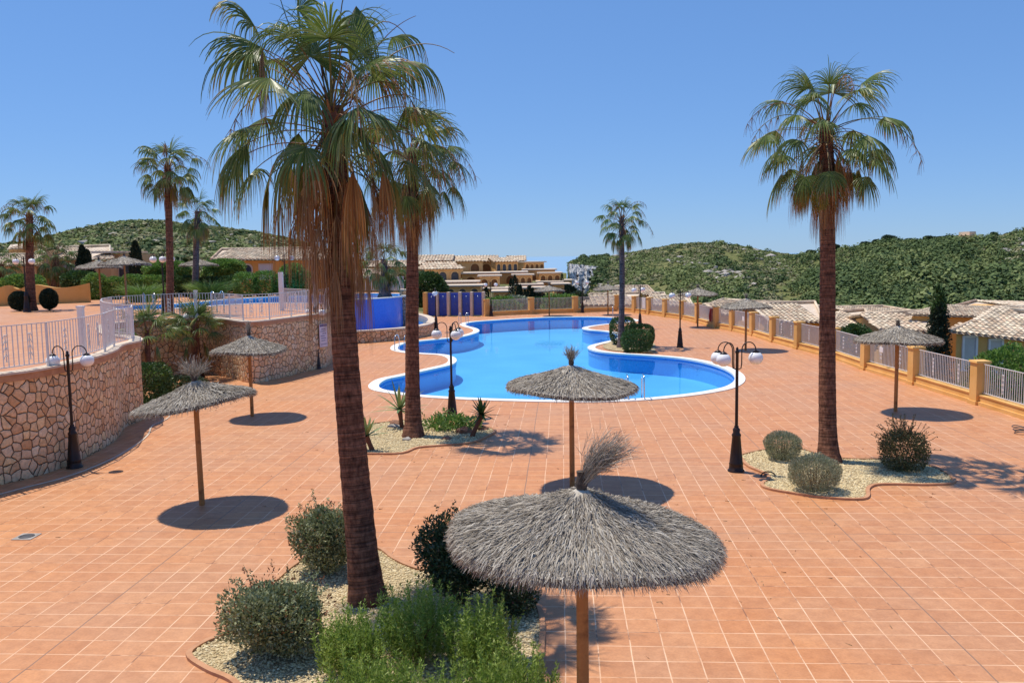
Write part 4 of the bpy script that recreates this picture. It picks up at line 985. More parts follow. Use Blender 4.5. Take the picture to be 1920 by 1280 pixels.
# gate on the terrace near the end of the wall
gt = thing('terrace_gate', 'white gate between two tall posts at the far end of the terrace railing', 'gate')
ga_, gb_ = gp(529, 582, ZT), gp(594, 588, ZT)
for p in (ga_, gb_):
    pm = MB(); pm.box((p.x, p.y, ZT+.95), (.2, .2, 1.9)); pm.build('post', ['white'], gt)
rail_panel(gt, ga_.xy, gb_.xy, ZT+.12, ZT+1.1, orn=(.2, .4, .6, .8), name='gate_leaf')
fr2 = thing('far_railing', 'low white railing behind the upper pool and the bluish palm', 'railing')
q = [pd(640, 64), pd(680, 64.5), pd(725, 64.5), pd(757, 63)]
for i in range(3): rail_panel(fr2, q[i].xy, q[i+1].xy, ZT+.15, ZT+1.15, sp=.14, detail=False, bar=.017)
fr3 = thing('pool_safety_railing', 'low white railing along the near side of the upper pool', 'railing')
q = [Vector(gp(x, y, ZT)[:2]) for x, y in ((212, 588), (300, 589), (372, 585), (450, 578), (528, 573))]
# (stands behind the palmetto pocket)
for i in range(0):
    rail_panel(fr3, q[i], q[i+1], ZT+.1, ZT+1.0, sp=.14, detail=False, bar=.013)
bpy.data.objects.remove(fr3)

# ================================================================== SHOWERS
sh = thing('shower_block', 'row of five open shower stalls with deep blue panels and pale orange dividers', 'shower block')
a, b = gp(797, 593.5), gp(906, 592.5); a, b = a.xy, b.xy; t = (b-a).normalized(); ang = math.atan2(t.y, t.x); nrm = Vector((-t.y, t.x)); L = (b-a).length; H_ = 2.02
m = MB(); mid = (a+b)/2+nrm*.95; m.box((mid.x, mid.y, H_/2-.02), (L+.1, .12, H_-.04), ang); m.build('back_wall', ['ochre'], sh)
for i in range(6):
    p = a+t*(L*i/5)+nrm*.42; m = MB(); m.box((p.x, p.y, H_/2), (.20 if i else .3, .93, H_), ang); o = m.build('divider', ['cream'] if i else ['ochre'], sh)
for i in range(5):
    p = a+t*(L*(i+.5)/5)+nrm*.80; wd = L/5-.26
    m = MB(); m.box((p.x, p.y, H_/2-.03), (wd, .12, H_-.1), ang); pn = m.build('panel', ['blue_lt'], sh)
    q_ = p-nrm*.10; m = MB(); m.tube([(q_.x, q_.y, 1.62), (q_.x-nrm.x*.18, q_.y-nrm.y*.18, 1.68), (q_.x-nrm.x*.2, q_.y-nrm.y*.2, 1.60)], .03, 6); m.lathe([(.02, 0), (.05, -.04)], (q_.x-nrm.x*.2, q_.y-nrm.y*.2, 1.6), 8); m.build('shower_head', ['steel'], pn)
    m = MB(); m.sphere((q_.x, q_.y, 1.02), .035, 8); m.build('tap', ['steel'], pn)

# ================================================================== LADDERS
def ladder(px, py, px2, py2, label, h=.85, wd=.55, z0=0, group='pool ladders'):
    """(px,py) base on the coping, towards (px2,py2) = over the water"""
    a = gp(px, py, z0); b = gp(px2, py2, z0); d = (b-a).xy.normalized(); s = Vector((-d.y, d.x))
    t = thing('pool_ladder', label, 'pool ladder', a, 0, group)
    for sg in (-1, 1):
        o = s*sg*wd/2; P = [(o.x, o.y, 0), (o.x+d.x*.02, o.y+d.y*.02, h*.55)]
        for k in range(9):
            an = math.pi*k/8; P.append((o.x+d.x*(.30-.28*math.cos(an)), o.y+d.y*(.30-.28*math.cos(an)), h*.72+h*.28*math.sin(an)))
        P.append((o.x+d.x*.60, o.y+d.y*.60, -.9)); m = MB(); m.tube(P, .022, 8); m.build('handrail', ['steel'], t)
        m = MB(); m.lathe([(.06, .03), (.05, .05), (.03, .055)], (o.x, o.y, 0), 10); m.build('flange', ['steel'], t)
    for k in range(3):
        c = d*.6; m = MB(); m.box((c.x, c.y, -.15-.28*k), (.10, wd, .03), math.atan2(d.y, d.x)); m.build('step', ['steel'], t)
ladder(1193, 750, 1180, 735, 'steel ladder at the near pool edge, right of the brown umbrella')
ladder(749, 658, 772, 652, 'steel ladder in the narrow left bay of the pool beside a palm trunk')
ladder(867, 607, 884, 611, 'steel ladder at the far left pool corner by the trough')
ladder(1156, 593, 1150, 602, 'steel ladder on the far pool edge left of the island palm')
ladder(404, 570, 440, 573, 'white handrail pair at the far side of the upper pool', z0=ZT, h=.75)
ladder(278, 573.5, 300, 578, 'small steel ladder at the left tip of the upper pool', z0=ZT, h=.75)

# ================================================================== BEDS
def bed(name, px, z, label_kind=None, kerb=None, sub=4, gravel=True):
    L_ = ccw(smooth_loop(G(*px), sub)); fill(name, [L_], z, 'gravel', kind='structure')
    return L_
MT['gravel'] = None
def gravel_mat():
    m_, n, b, N, L = newmat('yellow_gravel'); g = N.new('ShaderNodeNewGeometry'); P = g.outputs['Position']
    v = N.new('ShaderNodeTexVoronoi'); v.inputs['Scale'].default_value = 26; L.new(P, v.inputs['Vector'])
    s_ = N.new('ShaderNodeSeparateColor'); L.new(v.outputs['Color'], s_.inputs[0])
    r = ramp(N, [(.42, .31, .15), (.64, .50, .29), (.74, .61, .38), (.54, .41, .23)]); L.new(s_.outputs[0], r.inputs[0])
    e = N.new('ShaderNodeTexVoronoi'); e.inputs['Scale'].default_value = 26; e.feature = 'DISTANCE_TO_EDGE'; L.new(P, e.inputs['Vector'])
    er = ramp(N, [(.25, .25, .25), (1, 1, 1)], [.02, .14]); L.new(e.outputs[0], er.inputs[0])
    t = noise(N, L, 2, 4, .6, vec=P); tr_ = ramp(N, [(.75, .72, .68), (1.1, 1.1, 1.1)], [.35, .65]); L.new(t.outputs[0], tr_.inputs[0])
    c = mixc(N, L, r.outputs[0], tr_.outputs[0], 1, 'MULTIPLY'); c = mixc(N, L, c, er.outputs[0], .7, 'MULTIPLY')
    L.new(c, b.inputs['Base Color']); b.inputs['Roughness'].default_value = .9; bump(N, L, e.outputs[0], b, .9, .03); return m_
MT['gravel'] = gravel_mat()
bed1_px = [(360,1228),(378,1212),(440,1183),(468,1160),(505,1108),(560,1058),(610,1036),(660,1028),(705,1030),(735,1050),(770,1066),(810,1075),(850,1074),(900,1068),(945,1070),(975,1092),(1000,1125),(1012,1170),(1010,1240),(1030,1330),(1010,1440),(850,1500),(640,1480),(500,1340),(440,1275),(395,1255)]
B1 = bed('gravel_bed', bed1_px, .012)
bed2_px = [(640,838),(672,815),(690,798),(728,792),(760,789),(790,788),(806,788),(812,797),(850,797),(902,800),(926,808),(905,822),(880,831),(820,836),(780,840),(752,850),(700,851),(655,850)]
B2 = bed('gravel_bed', bed2_px, .012)
bed3_px = [(1391,855),(1408,850),(1432,845),(1470,843),(1505,844),(1535,853),(1581,861),(1663,863),(1732,872),(1772,888),(1783,906),(1740,909),(1660,908),(1636,910),(1624,917),(1623,932),(1612,936),(1546,933),(1493,926),(1440,916),(1432,909),(1445,898),(1438,889),(1410,877),(1396,865)]
B3 = bed('gravel_bed', bed3_px, .012)
def litter(cx_, cy_, R_, n, seed):
    g = np.random.default_rng(seed); m = MB(); c = gp(cx_, cy_); r = R_*np.sqrt(g.random(n))*g.uniform(.4, 1, n); a = g.uniform(0, 6.28, n)
    P = np.stack([c.x+r*np.cos(a)+.3, c.y+r*np.sin(a)-.3, np.full(n, .008)], -1); b = g.uniform(0, 6.28, n); D = np.stack([np.cos(b), np.sin(b), g.uniform(0, .12, n)], -1)
    twigs(m, P, D, g.uniform(.02, .10, n), g.uniform(.006, .02, n)); m.build('leaf_litter', ['dry_litter'], kind='stuff')
litter(700, 1120, 3.0, 260, 1); litter(790, 815, 3.2, 240, 2); litter(1560, 880, 3.4, 260, 3); litter(350, 760, 3.0, 120, 4); litter(1200, 1000, 6, 160, 5); litter(500, 880, 6, 140, 6)
bed4_px = [(1130,650),(1138,644),(1152,640),(1185,640),(1222,643),(1228,652),(1222,661),(1180,660),(1145,657)]
B4 = bed('gravel_bed', bed4_px, .034)
def kerb(L_, i0, i1, label, w_=.09, h=.07, mat='terra'):
    n = len(L_); P = [L_[i % n] for i in range(i0, i1+1)]
    k = MB(); slab_strip(k, offset(P, .0, False), offset(P, w_, False), .0, h, False)
    a = [P[0], P[0]+(offset(P, w_, False)[0]-P[0])]; 
    t = thing('bed_kerb', label, 'kerb'); k.build('edging_tiles', [mat], t); return t
def kerb_full(L_, label, gaps=()):
    n = len(L_); t = thing('bed_kerb', label, 'kerb', group='terracotta bed kerbs'); k = MB(); A, Bq = offset(L_, .0), offset(L_, .075)
    lens = [(L_[(i+1) % n]-L_[i]).length for i in range(n)]; acc = 0
    slab_strip(k, A, Bq, .0, .045, True)
    k.build('edging', ['terra'], t)
kerb_full(B1, 'raised terracotta kerb winding round the front planting bed')
kerb_full(B3, 'raised terracotta kerb round the right gravel bed with the silvery bushes')
kerb_full(B2, 'raised terracotta kerb round the gravel bed with the agaves')
# loose stones of the front beds
def pebbles(L_, n, r0, r1, z, seed=3):
    g = np.random.default_rng(seed); m = MB(); xs = [p.x for p in L_]; ys = [p.y for p in L_]
    poly = np.array([[p.x, p.y] for p in L_]); pts = np.stack([g.uniform(min(xs), max(xs), n*3), g.uniform(min(ys), max(ys), n*3)], -1)
    x, y = pts[:, 0], pts[:, 1]; ins = np.zeros(len(x), bool); j = len(poly)-1
    for i in range(len(poly)):
        xi, yi = poly[i]; xj, yj = poly[j]
        c = ((yi > y) != (yj > y)) & (x < (xj-xi)*(y-yi)/(yj-yi+1e-12)+xi); ins ^= c; j = i
    pts = pts[ins][:n]; k = len(pts); v0 = np.array([(1, 0, 0), (0, 1, 0), (-1, 0, 0), (0, -1, 0), (0, 0, 1), (0, 0, -1)], float)
    f0 = np.array([(0, 1, 4), (1, 2, 4), (2, 3, 4), (3, 0, 4), (1, 0, 5), (2, 1, 5), (3, 2, 5), (0, 3, 5)])
    r = g.uniform(r0, r1, k); V = v0[None]*(1+g.normal(0, .2, (k, 6, 1)))*r[:, None, None]*np.array([1, 1, .6]); a = g.uniform(0, 6.28, k)
    ca, sa = np.cos(a)[:, None], np.sin(a)[:, None]; X = V[:, :, 0]*ca-V[:, :, 1]*sa; Y = V[:, :, 0]*sa+V[:, :, 1]*ca
    V = np.stack([X+pts[:, :1], Y+pts[:, 1:], V[:, :, 2]+z+r[:, None]*.35], -1)
    m.add(V.reshape(-1, 3), (f0[None]+(np.arange(k)*6)[:, None, None]).reshape(-1, 3)); m.build('gravel', ['pebble'], kind='stuff')
pebbles(B1, 15000, .012, .026, .012, 3); pebbles(B2, 6000, .014, .03, .012, 4); pebbles(B3, 9000, .014, .028, .012, 5)

# ================================================================== PLANTS
def bush(name, label, cat, loc, rad, n, size, mats, blobs=0, group=None, shell=.55, z=None, boxy=2.0, lump=.18, aspect=.45, seed=1, extra=None, up=.35, stem=True):
    reseed(seed); t = thing(name, label, cat, loc, 0, group); m = MB(); h = rad[2] if z is None else z
    mi = 0
    if blobs:
        for b in range(blobs):
            a = b*2.4+rnd.uniform(-.3, .3); q = .5*math.sqrt((b+.5)/blobs); s_ = rnd.uniform(.48, .68)
            leaf_cloud(m, (rad[0]*q*1.15*math.cos(a), rad[1]*q*1.15*math.sin(a), h*rnd.uniform(.75, 1.25)), (rad[0]*s_, rad[1]*s_, rad[2]*s_*1.1), n//blobs, size, shell, 0, lump=.3, zmin=-h*.9, aspect=aspect, seed=seed+b, boxy=boxy, up=up)
        for b in range(26):                    # single shoots breaking the outline
            d = Vector(unit(1)[0]); d.z = abs(d.z)*.9+.1; d.normalize(); q = Vector((d.x*rad[0]*.85, d.y*rad[1]*.85, h+d.z*rad[2]*.9)); k = 26
            u = rng.random(k); bx = np.array(q)+np.array(d+Vector((0, 0, .4)))[None]*(u*.2)[:, None]; dd_ = unit(k); e_ = np.cross(dd_, unit(k)); e_ /= np.linalg.norm(e_, axis=1, keepdims=True); s3 = size*.8
            m.quads(np.stack([bx, bx+dd_*s3*.5+e_*s3*.22, bx+dd_*s3, bx+dd_*s3*.5-e_*s3*.22], 1), 1 if len(mats) > 1 and b % 9 == 0 else 0)
    else: leaf_cloud(m, (0, 0, h), rad, n, size, shell, 0, lump=lump, zmin=-h+.02, aspect=aspect, seed=seed, boxy=boxy, up=up)
    if len(mats) > 1:
        leaf_cloud(m, (0, 0, h), tuple(r*1.02 for r in rad), int(n*.014), size*.9, .97, 1, lump=lump, zmin=0, aspect=aspect, seed=seed, boxy=boxy, up=.8)
    if extra: extra(m)
    m.build('foliage', mats, t)
    if stem:
        s = MB()
        for k in range(9):
            a = rnd.uniform(0, 6.28); e = rnd.uniform(.2, .8); P = [(0.03*math.cos(a), .03*math.sin(a), -.02), (rad[0]*.3*math.cos(a), rad[1]*.3*math.sin(a), h*.7), (rad[0]*e*math.cos(a), rad[1]*e*math.sin(a), h*1.3)]
            s.tube(P, [.022, .014, .006], 5)
        s.build('stems', ['sprig'], t)
    return t
def sprays(n, L, R0, z0, size, el0=.3, el1=1.0, m=0, spread=1.0):
    """upright leafy shoots"""
    def fn(mb):
        for i in range(n):
            a = rnd.uniform(0, 6.28); r = R0*math.sqrt(rnd.random()); x, y = r*math.cos(a), r*math.sin(a)
            lean = Vector((x, y, 0))*.35*spread + Vector((rnd.gauss(0, .10), rnd.gauss(0, .10), 1)); lean.normalize(); l = L*rnd.uniform(.55, 1.1)*(1-.35*(r/R0)**2)
            k = int(l/size*5); u = rng.random(k); bx = np.array([x, y, z0])+np.array(lean)[None]*(l*(.15+.85*u))[:, None]
            d = unit(k)*.7; d += np.array(lean)*.75; d /= np.linalg.norm(d, axis=1, keepdims=True); sd = np.cross(d, unit(k)); sd /= np.linalg.norm(sd, axis=1, keepdims=True)
            s = size*rng.uniform(.7, 1.3, k)[:, None]; mb.quads(np.stack([bx, bx+d*s*.5+sd*s*.13, bx+d*s, bx+d*s*.5-sd*s*.13], 1), m)
    return fn
# front bed
bush('shrub', 'broad grey-green shrub at the front left of the planting bed', 'shrub', gp(522, 1222), (.68, .62, .50), 26000, .055, ['grey_leaf', 'red_leaf'], shell=.5, boxy=2.6, blobs=8, lump=.16, seed=61)
bush('shrub', 'upright grey-green shrub with reddish tips behind the tall leaning trunk', 'shrub', gp(611, 1076), (.54, .5, .58), 20000, .055, ['grey_leaf', 'red_leaf'], shell=.5, boxy=2.6, blobs=7, lump=.12, seed=62)
bush('shrub', 'near-black green shrub half covered by the large front umbrella', 'shrub', gp(864, 1132), (.64, .55, .66), 26000, .055, ['dark_leaf'], shell=.5, boxy=2.2, blobs=9, lump=.22, seed=63)
bush('shrub', 'small dark reddish shrub at the right edge of the front bed', 'shrub', gp(965, 1150), (.36, .36, .30), 4200, .05, ['dark_leaf', 'red_leaf'], shell=.4, lump=.3, seed=64)
for i, (x, y, R0, L, lb) in enumerate([(660, 1262, .36, .85, 'feathery bright green bush at the foot of the tall leaning trunk'), (785, 1235, .42, 1.0, 'feathery bright green bush in the middle of the front bed with the tallest shoots'),
                                       (905, 1262, .36, .98, 'feathery bright green bush beside the pole of the large umbrella'), (700, 1350, .5, .75, 'low feathery green bush at the lower edge left of centre'),
                                       (830, 1385, .55, .75, 'low feathery green bush at the lower edge below the middle bush'), (955, 1350, .45, .85, 'feathery green bush at the lower right corner of the bed')]):
    bush('feathery_bush', lb, 'bush', gp(x, y), (R0, R0, L*.40), 4200, .05, ['feather_leaf'], shell=.25, aspect=.16, seed=70+i, extra=sprays(150, L, R0*1.05, 0, .05), up=1.0, group='feathery green bushes of the front bed')
# bed with agaves
def agave(label, loc, n, L, w_, seed, trunk=.0, lean=(0, 0), mat='agave_leaf', el=(5, 80)):
    reseed(seed); t = thing('agave', label, 'agave', loc, 0, 'agaves on the gravel beds'); top = Vector((lean[0], lean[1], trunk))
    if trunk:
        m = MB(); m.tube([(0, 0, -.02), (lean[0]*.5, lean[1]*.5, trunk*.5), tuple(top)], [.07, .06, .08], 9); m.build('stem', ['bark'], t)
    m = MB()
    for i in range(n):
        az = i*2.4+rnd.uniform(-.3, .3); e = R(el[0]+(el[1]-el[0])*(1-i/n)+rnd.uniform(-8, 8)); d = Vector((math.cos(az)*math.cos(e), math.sin(az)*math.cos(e), math.sin(e)))
        s = Vector((-math.sin(az), math.cos(az), 0)); P = top.copy(); V = []; l = L*rnd.uniform(.75, 1.1)
        for k in range(6):
            u = k/5; ww = w_*(.55+.9*u-1.45*u*u+.05)*(1 if k < 5 else .1); nrm = s.cross(d)
            V += [P-s*ww, P-nrm*ww*.3, P+s*ww]; P = P+d*l/5; d = (d-UPV*.05).normalized()
        m.add(V, np.array([(k*3+q, k*3+q+1, k*3+q+4, k*3+q+3) for k in range(5) for q in range(2)]), 0, None, True)
    m.build('leaves', [mat], t)
agave('pale agave on a short stem at the left end of the agave bed', gp(699, 845), 22, .62, .062, 81, .38, (-.16, 0))
agave('spiky agave on a thin stem directly left of the palm trunk in the agave bed', gp(754, 803), 20, .95, .065, 82, .55, (-.06, 0), el=(-15, 75))
agave('dark agave on a thick leaning stem at the right end of the agave bed', gp(884, 819), 30, .56, .055, 83, .62, (.30, 0), 'mid_leaf', el=(-30, 85))
bush('creeping_plant', 'creeping light green plant at the foot of the lamp post in the agave bed', 'plant', gp(848, 806), (.85, .55, .24), 700, .13, ['bright_leaf', 'silver_leaf'], shell=.2, seed=84, stem=False, extra=sprays(40, .62, .85, 0, .10, spread=1.2))
def rock(label, loc, s, seed, mat='rock', sq=(1, .8, .7)):
    g = np.random.default_rng(seed); v, f = IC2; v = v*(1+g.normal(0, .10, (len(v), 1)))*np.array(sq)*s; v[:, 2] = np.maximum(v[:, 2], -s*.15)
    m = MB(); m.add(v, f); o = m.build('rock', [mat]); o.location = Vector(loc)+Vector((0, 0, s*.12)); tag(o, label, 'rock', 'rocks in the gravel beds')
rock('rust red rock in front of the creeping plant', gp(871, 812), .25, 1)
rock('small brown rock at the front of the agave bed', gp(838, 824), .13, 2)
rock('brown rock beside the dark leaning agave', gp(905, 806), .18, 3)
rock('pale rock under the spiky agave', gp(738, 801), .17, 4, 'rock_grey', (1.2, .8, .45))
rock('dark brown rock behind the pale one left of the palm trunk', gp(741, 797), .2, 5)
rock('round grey stone at the foot of the palm with the rusty skirt', gp(763, 826), .13, 6, 'rock_grey')
# right bed
bush('lavender_ball', 'rounded silvery bush left of the right bed\'s palm trunk', 'bush', gp(1467, 862), (.46, .46, .36), 12000, .05, ['silver_leaf'], shell=.6, aspect=.2, seed=91, lump=.08, up=1.2, group='silvery bushes')
bush('lavender_ball', 'rounded silvery bush in front of the right bed\'s palm trunk, sending up one shoot', 'bush', gp(1527, 921), (.56, .5, .40), 15000, .05, ['silver_leaf'], shell=.6, aspect=.2, seed=92, lump=.08, up=1.2, group='silvery bushes', extra=sprays(5, .98, .22, 0, .05))
def sprig_extra(mb):
    for i in range(70):
        a = rnd.uniform(0, 6.28); e = rnd.uniform(.0, 1.4); d = Vector((math.cos(a)*math.cos(e), math.sin(a)*math.cos(e), math.sin(e)*1.1+.25)).normalized(); p = Vector((0, 0, .45))+d*.3; L = rnd.uniform(.25, .62); P = [p]
        for k in range(4): d = (d+Vector((rnd.gauss(0, .22), rnd.gauss(0, .22), rnd.gauss(0, .15)))).normalized(); P.append(P[-1]+d*L/4)
        mb.tube(P, .006, 3, 1, cap=False)
        for q in P[1:]:
            for _ in range(4): mb.quads([leafq(q, .04)], 0)
def leafq(q, s):
    d = Vector(unit(1)[0]); e = d.cross(Vector(unit(1)[0])).normalized(); return [q, q+d*s*.5+e*s*.25, q+d*s, q+d*s*.5-e*s*.25]
t_ = bush('sprigged_bush', 'dark olive bush with long wiry sprigs at the right end of the right bed', 'bush', gp(1694, 882), (.52, .5, .46), 7500, .05, ['olive_leaf', 'sprig'], shell=.45, seed=93, boxy=3, lump=.06, extra=sprig_extra)
# island
bush('clipped_bush', 'front clipped bush on the pool island, right of the palm trunk', 'bush', gp(1194, 660), (.80, .75, .58), 5200, .10, ['mid_leaf'], shell=.75, seed=94, boxy=3.2, lump=.05, group='clipped bushes on the pool island')
bush('clipped_bush', 'back right clipped bush on the pool island', 'bush', gp(1198, 650), (.84, .75, .62), 4800, .10, ['mid_leaf'], shell=.75, seed=95, boxy=3.2, lump=.05, group='clipped bushes on the pool island')
bush('clipped_bush', 'clipped bush behind the palm trunk on the pool island', 'bush', gp(1168, 646), (.75, .7, .78), 4800, .10, ['mid_leaf'], shell=.75, seed=96, boxy=3.2, lump=.05, group='clipped bushes on the pool island')
# pocket shrub
bush('hedge_shrub', 'glossy green shrub in the corner behind the curved stone wall', 'shrub', gp(262, 756), (1.0, 1.15, .72), 9000, .10, ['mid_leaf', 'bright_leaf'], shell=.7, seed=97, boxy=3.5, lump=.1)
bush('ground_plant', 'low dark plant beside the shrub at the wall foot', 'plant', gp(335, 738), (1.2, .6, .35), 4000, .10, ['dark_leaf'], shell=.5, seed=98, stem=False)
# terrace: topiary, hedges, trees
bush('topiary_ball', 'dark topiary ball left of the leftmost terrace palm', 'topiary', gp(37, 583, ZT), (.52, .52, .52), 10000, .09, ['cypress_leaf'], z=.55, shell=.8, seed=101, lump=.04, group='dark topiary balls')
bush('topiary_ball', 'dark topiary ball right of the leftmost terrace palm', 'topiary', gp(93, 582, ZT), (.46, .46, .56), 10000, .09, ['cypress_leaf'], z=.62, shell=.8, seed=102, lump=.04, group='dark topiary balls')
def hedge(label, p0, p1, h, th, n, seed, mat='bright_leaf', name='hedge'):
    reseed(seed); a, b = Vector(p0), Vector(p1); L = (b-a).length; t = (b-a).normalized(); s = Vector((-t.y, t.x)); o = thing(name, label, 'hedge', ((a.x+b.x)/2, (a.y+b.y)/2, p0[2] if len(p0) > 2 else ZT)); m = MB(); k = max(2, int(L/1.1)); c = (a+b)/2
    for i in range(k):
        q = a+t*(L*(i+.5)/k)-c; hh = h*rnd.uniform(.88, 1.1)
        leaf_cloud(m, (q.x+s.x*rnd.uniform(-.1, .1), q.y+s.y*rnd.uniform(-.1, .1), hh/2), (L/k*.66, th/2, hh/2), n//k, .15, .75, 0 if True else 1, boxy=3, lump=.14, seed=seed+i, zmin=-hh/2)
    m.build('foliage', [mat], o); 
    s_ = MB(); q = [tuple(a-c), tuple(b-c)]
    for i in range(k):
        w_ = a+t*(L*(i+.5)/k)-c; s_.tube([(w_.x, w_.y, 0), (w_.x, w_.y, h*.6)], .03, 5)
    s_.build('stems', ['sprig'], o); return o
def P3(px, D, z=ZT): p = pd(px, D); return (p.x, p.y, z)
hedge('tall dark green hedge behind the pair of terrace umbrellas', Vector(P3(158, 59)).xy, Vector(P3(300, 60)).xy, 1.65, 1.4, 16000, 110)
hedge('green hedge behind the tallest terrace palm', Vector(P3(300, 61)).xy, Vector(P3(440, 62)).xy, 1.5, 1.4, 14000, 111, 'mid_leaf')
hedge('fresh green hedge in front of the yellow bungalow', Vector(P3(440, 60)).xy, Vector(P3(585, 61)).xy, 1.7, 1.4, 14000, 112)
def grass_clump(label, px, py, z0, R0, L, seed):
    reseed(seed); t = thing('grass_clump', label, 'ornamental grass', gp(px, py, z0), 0, 'ornamental grasses by the upper pool'); m = MB(); n = 900
    a = rng.uniform(0, 6.28, n); r = R0*.3*rng.random(n); P = np.stack([r*np.cos(a), r*np.sin(a), np.zeros(n)], -1); D = np.stack([np.cos(a)*rng.uniform(.1, .9, n), np.sin(a)*rng.uniform(.1, .9, n), np.ones(n)], -1); D /= np.linalg.norm(D, axis=1, keepdims=True)
    l = L*rng.uniform(.5, 1, n)*.6; twigs(m, P, D, l, np.full(n, .03)); D2 = D+np.stack([np.cos(a)*.7, np.sin(a)*.7, -np.full(n, .5)], -1); D2 /= np.linalg.norm(D2, axis=1, keepdims=True); twigs(m, P+D*l[:, None], D2, l*.8, np.full(n, .02)); m.build('blades', ['silver_leaf' if seed % 2 else 'bright_leaf'], t)
grass_clump('pale ornamental grass clump left of the tallest terrace palm', 268, 566, ZT, 2.6, 1.6, 120)
grass_clump('ornamental grass clump under the big clipped tree', 395, 560, ZT, 2.8, 1.7, 122)
def round_tree(label, px, D, z0, cz, rad, n, seed, mats=('bright_leaf',), size=.2, trunk=.14, boxy=2.6, name='clipped_tree', cat='tree', group=None):
    reseed(seed); p = pd(px, D, z0); t = thing(name, label, cat, p, 0, group); m = MB(); m.tube([(0, 0, -.2), (.1, 0, cz*.5), (0, 0, cz)], [trunk, trunk*.8, trunk*.6], 8)
    for k in range(5):
        a = k*1.3; m.tube([(0, 0, cz*.6), (rad[0]*.5*math.cos(a), rad[1]*.5*math.sin(a), cz+rad[2]*.2)], [trunk*.5, trunk*.2], 5)
    m.build('trunk', ['bark'], t); m = MB(); leaf_cloud(m, (0, 0, cz), rad, n, size, .72, 0, boxy=boxy, lump=.12, seed=seed)
    m.build('crown', [mats[0]], t); return t
round_tree('wide clipped tree with a flat green crown left of the yellow bungalow', 420, 66, ZT, 1.72, (1.55, 1.4, .9), 14000, 131)
round_tree('clipped round tree behind the tallest terrace palm', 312, 64, ZT, 1.65, (1.6, 1.4, .9), 12000, 132)
round_tree('rounded green bush under the hanging fronds at the bungalow', 547, 60, ZT, 1.35, (.9, .9, .85), 5000, 133, name='round_bush', cat='bush')
round_tree('dark leafy tree left of the blue shower stalls', 795, 82, -.5, 2.4, (2.2, 1.8, 1.7), 11000, 134, ('mid_leaf',), .24, boxy=2.0, name='leafy_tree')
round_tree('dark garden tree right of the low bushy palm', 150, 64, ZT, 1.0, (1.4, 1.2, .9), 7000, 135, ('mid_leaf',), name='garden_bush', cat='bush')
round_tree('light green bush at the left garden wall', 40, 58, ZT, .9, (1.6, 1.0, .9), 7000, 136, ('bright_leaf',), name='garden_bush', cat='bush')
def cypress(label, px, ytop, D, z0, r, seed, group=None, n=4200):
    reseed(seed); p = pd(px, D, z0); H_ = at(px, ytop, D).z-z0; t = thing('cypress_tree', label, 'cypress', p, 0, group); m = MB(); m.tube([(0, 0, -.1), (0, 0, H_*.5)], [.1, .05], 6); m.build('trunk', ['bark'], t)
    m = MB(); u = rng.random(n)**.9; a = rng.uniform(0, 6.28, n); rr = r*(np.sin(np.minimum(1, (u+.03)*1.9)*math.pi/2))*(1-u)**.55*1.25*(1+.18*np.sin(a*3+u*14))*rng.uniform(.55, 1, n)
    Pq = np.stack([rr*np.cos(a), rr*np.sin(a), .1+u*(H_-.1)], -1); d = np.stack([np.cos(a)*.35, np.sin(a)*.35, np.ones(n)], -1)+rng.normal(0, .25, (n, 3)); d /= np.linalg.norm(d, axis=1, keepdims=True); sd = np.cross(d, unit(n)); sd /= np.linalg.norm(sd, axis=1, keepdims=True); s = (r*.34*rng.uniform(.6, 1.3, n))[:, None]
    m.quads(np.stack([Pq, Pq+d*s*.5+sd*s*.2, Pq+d*s, Pq+d*s*.5-sd*s*.2], 1)); m.build('crown', ['cypress_leaf'], t)
cypress('slim double cypress in front of the left garden house', 155, 462, 66, ZT, .55, 141)
cypress('cypress standing a little right of the pair in front of the garden house', 164, 470, 66, ZT, .5, 142)
cypress('dark cypress at the right end wall of the left garden house', 255, 455, 66, ZT, .62, 143)
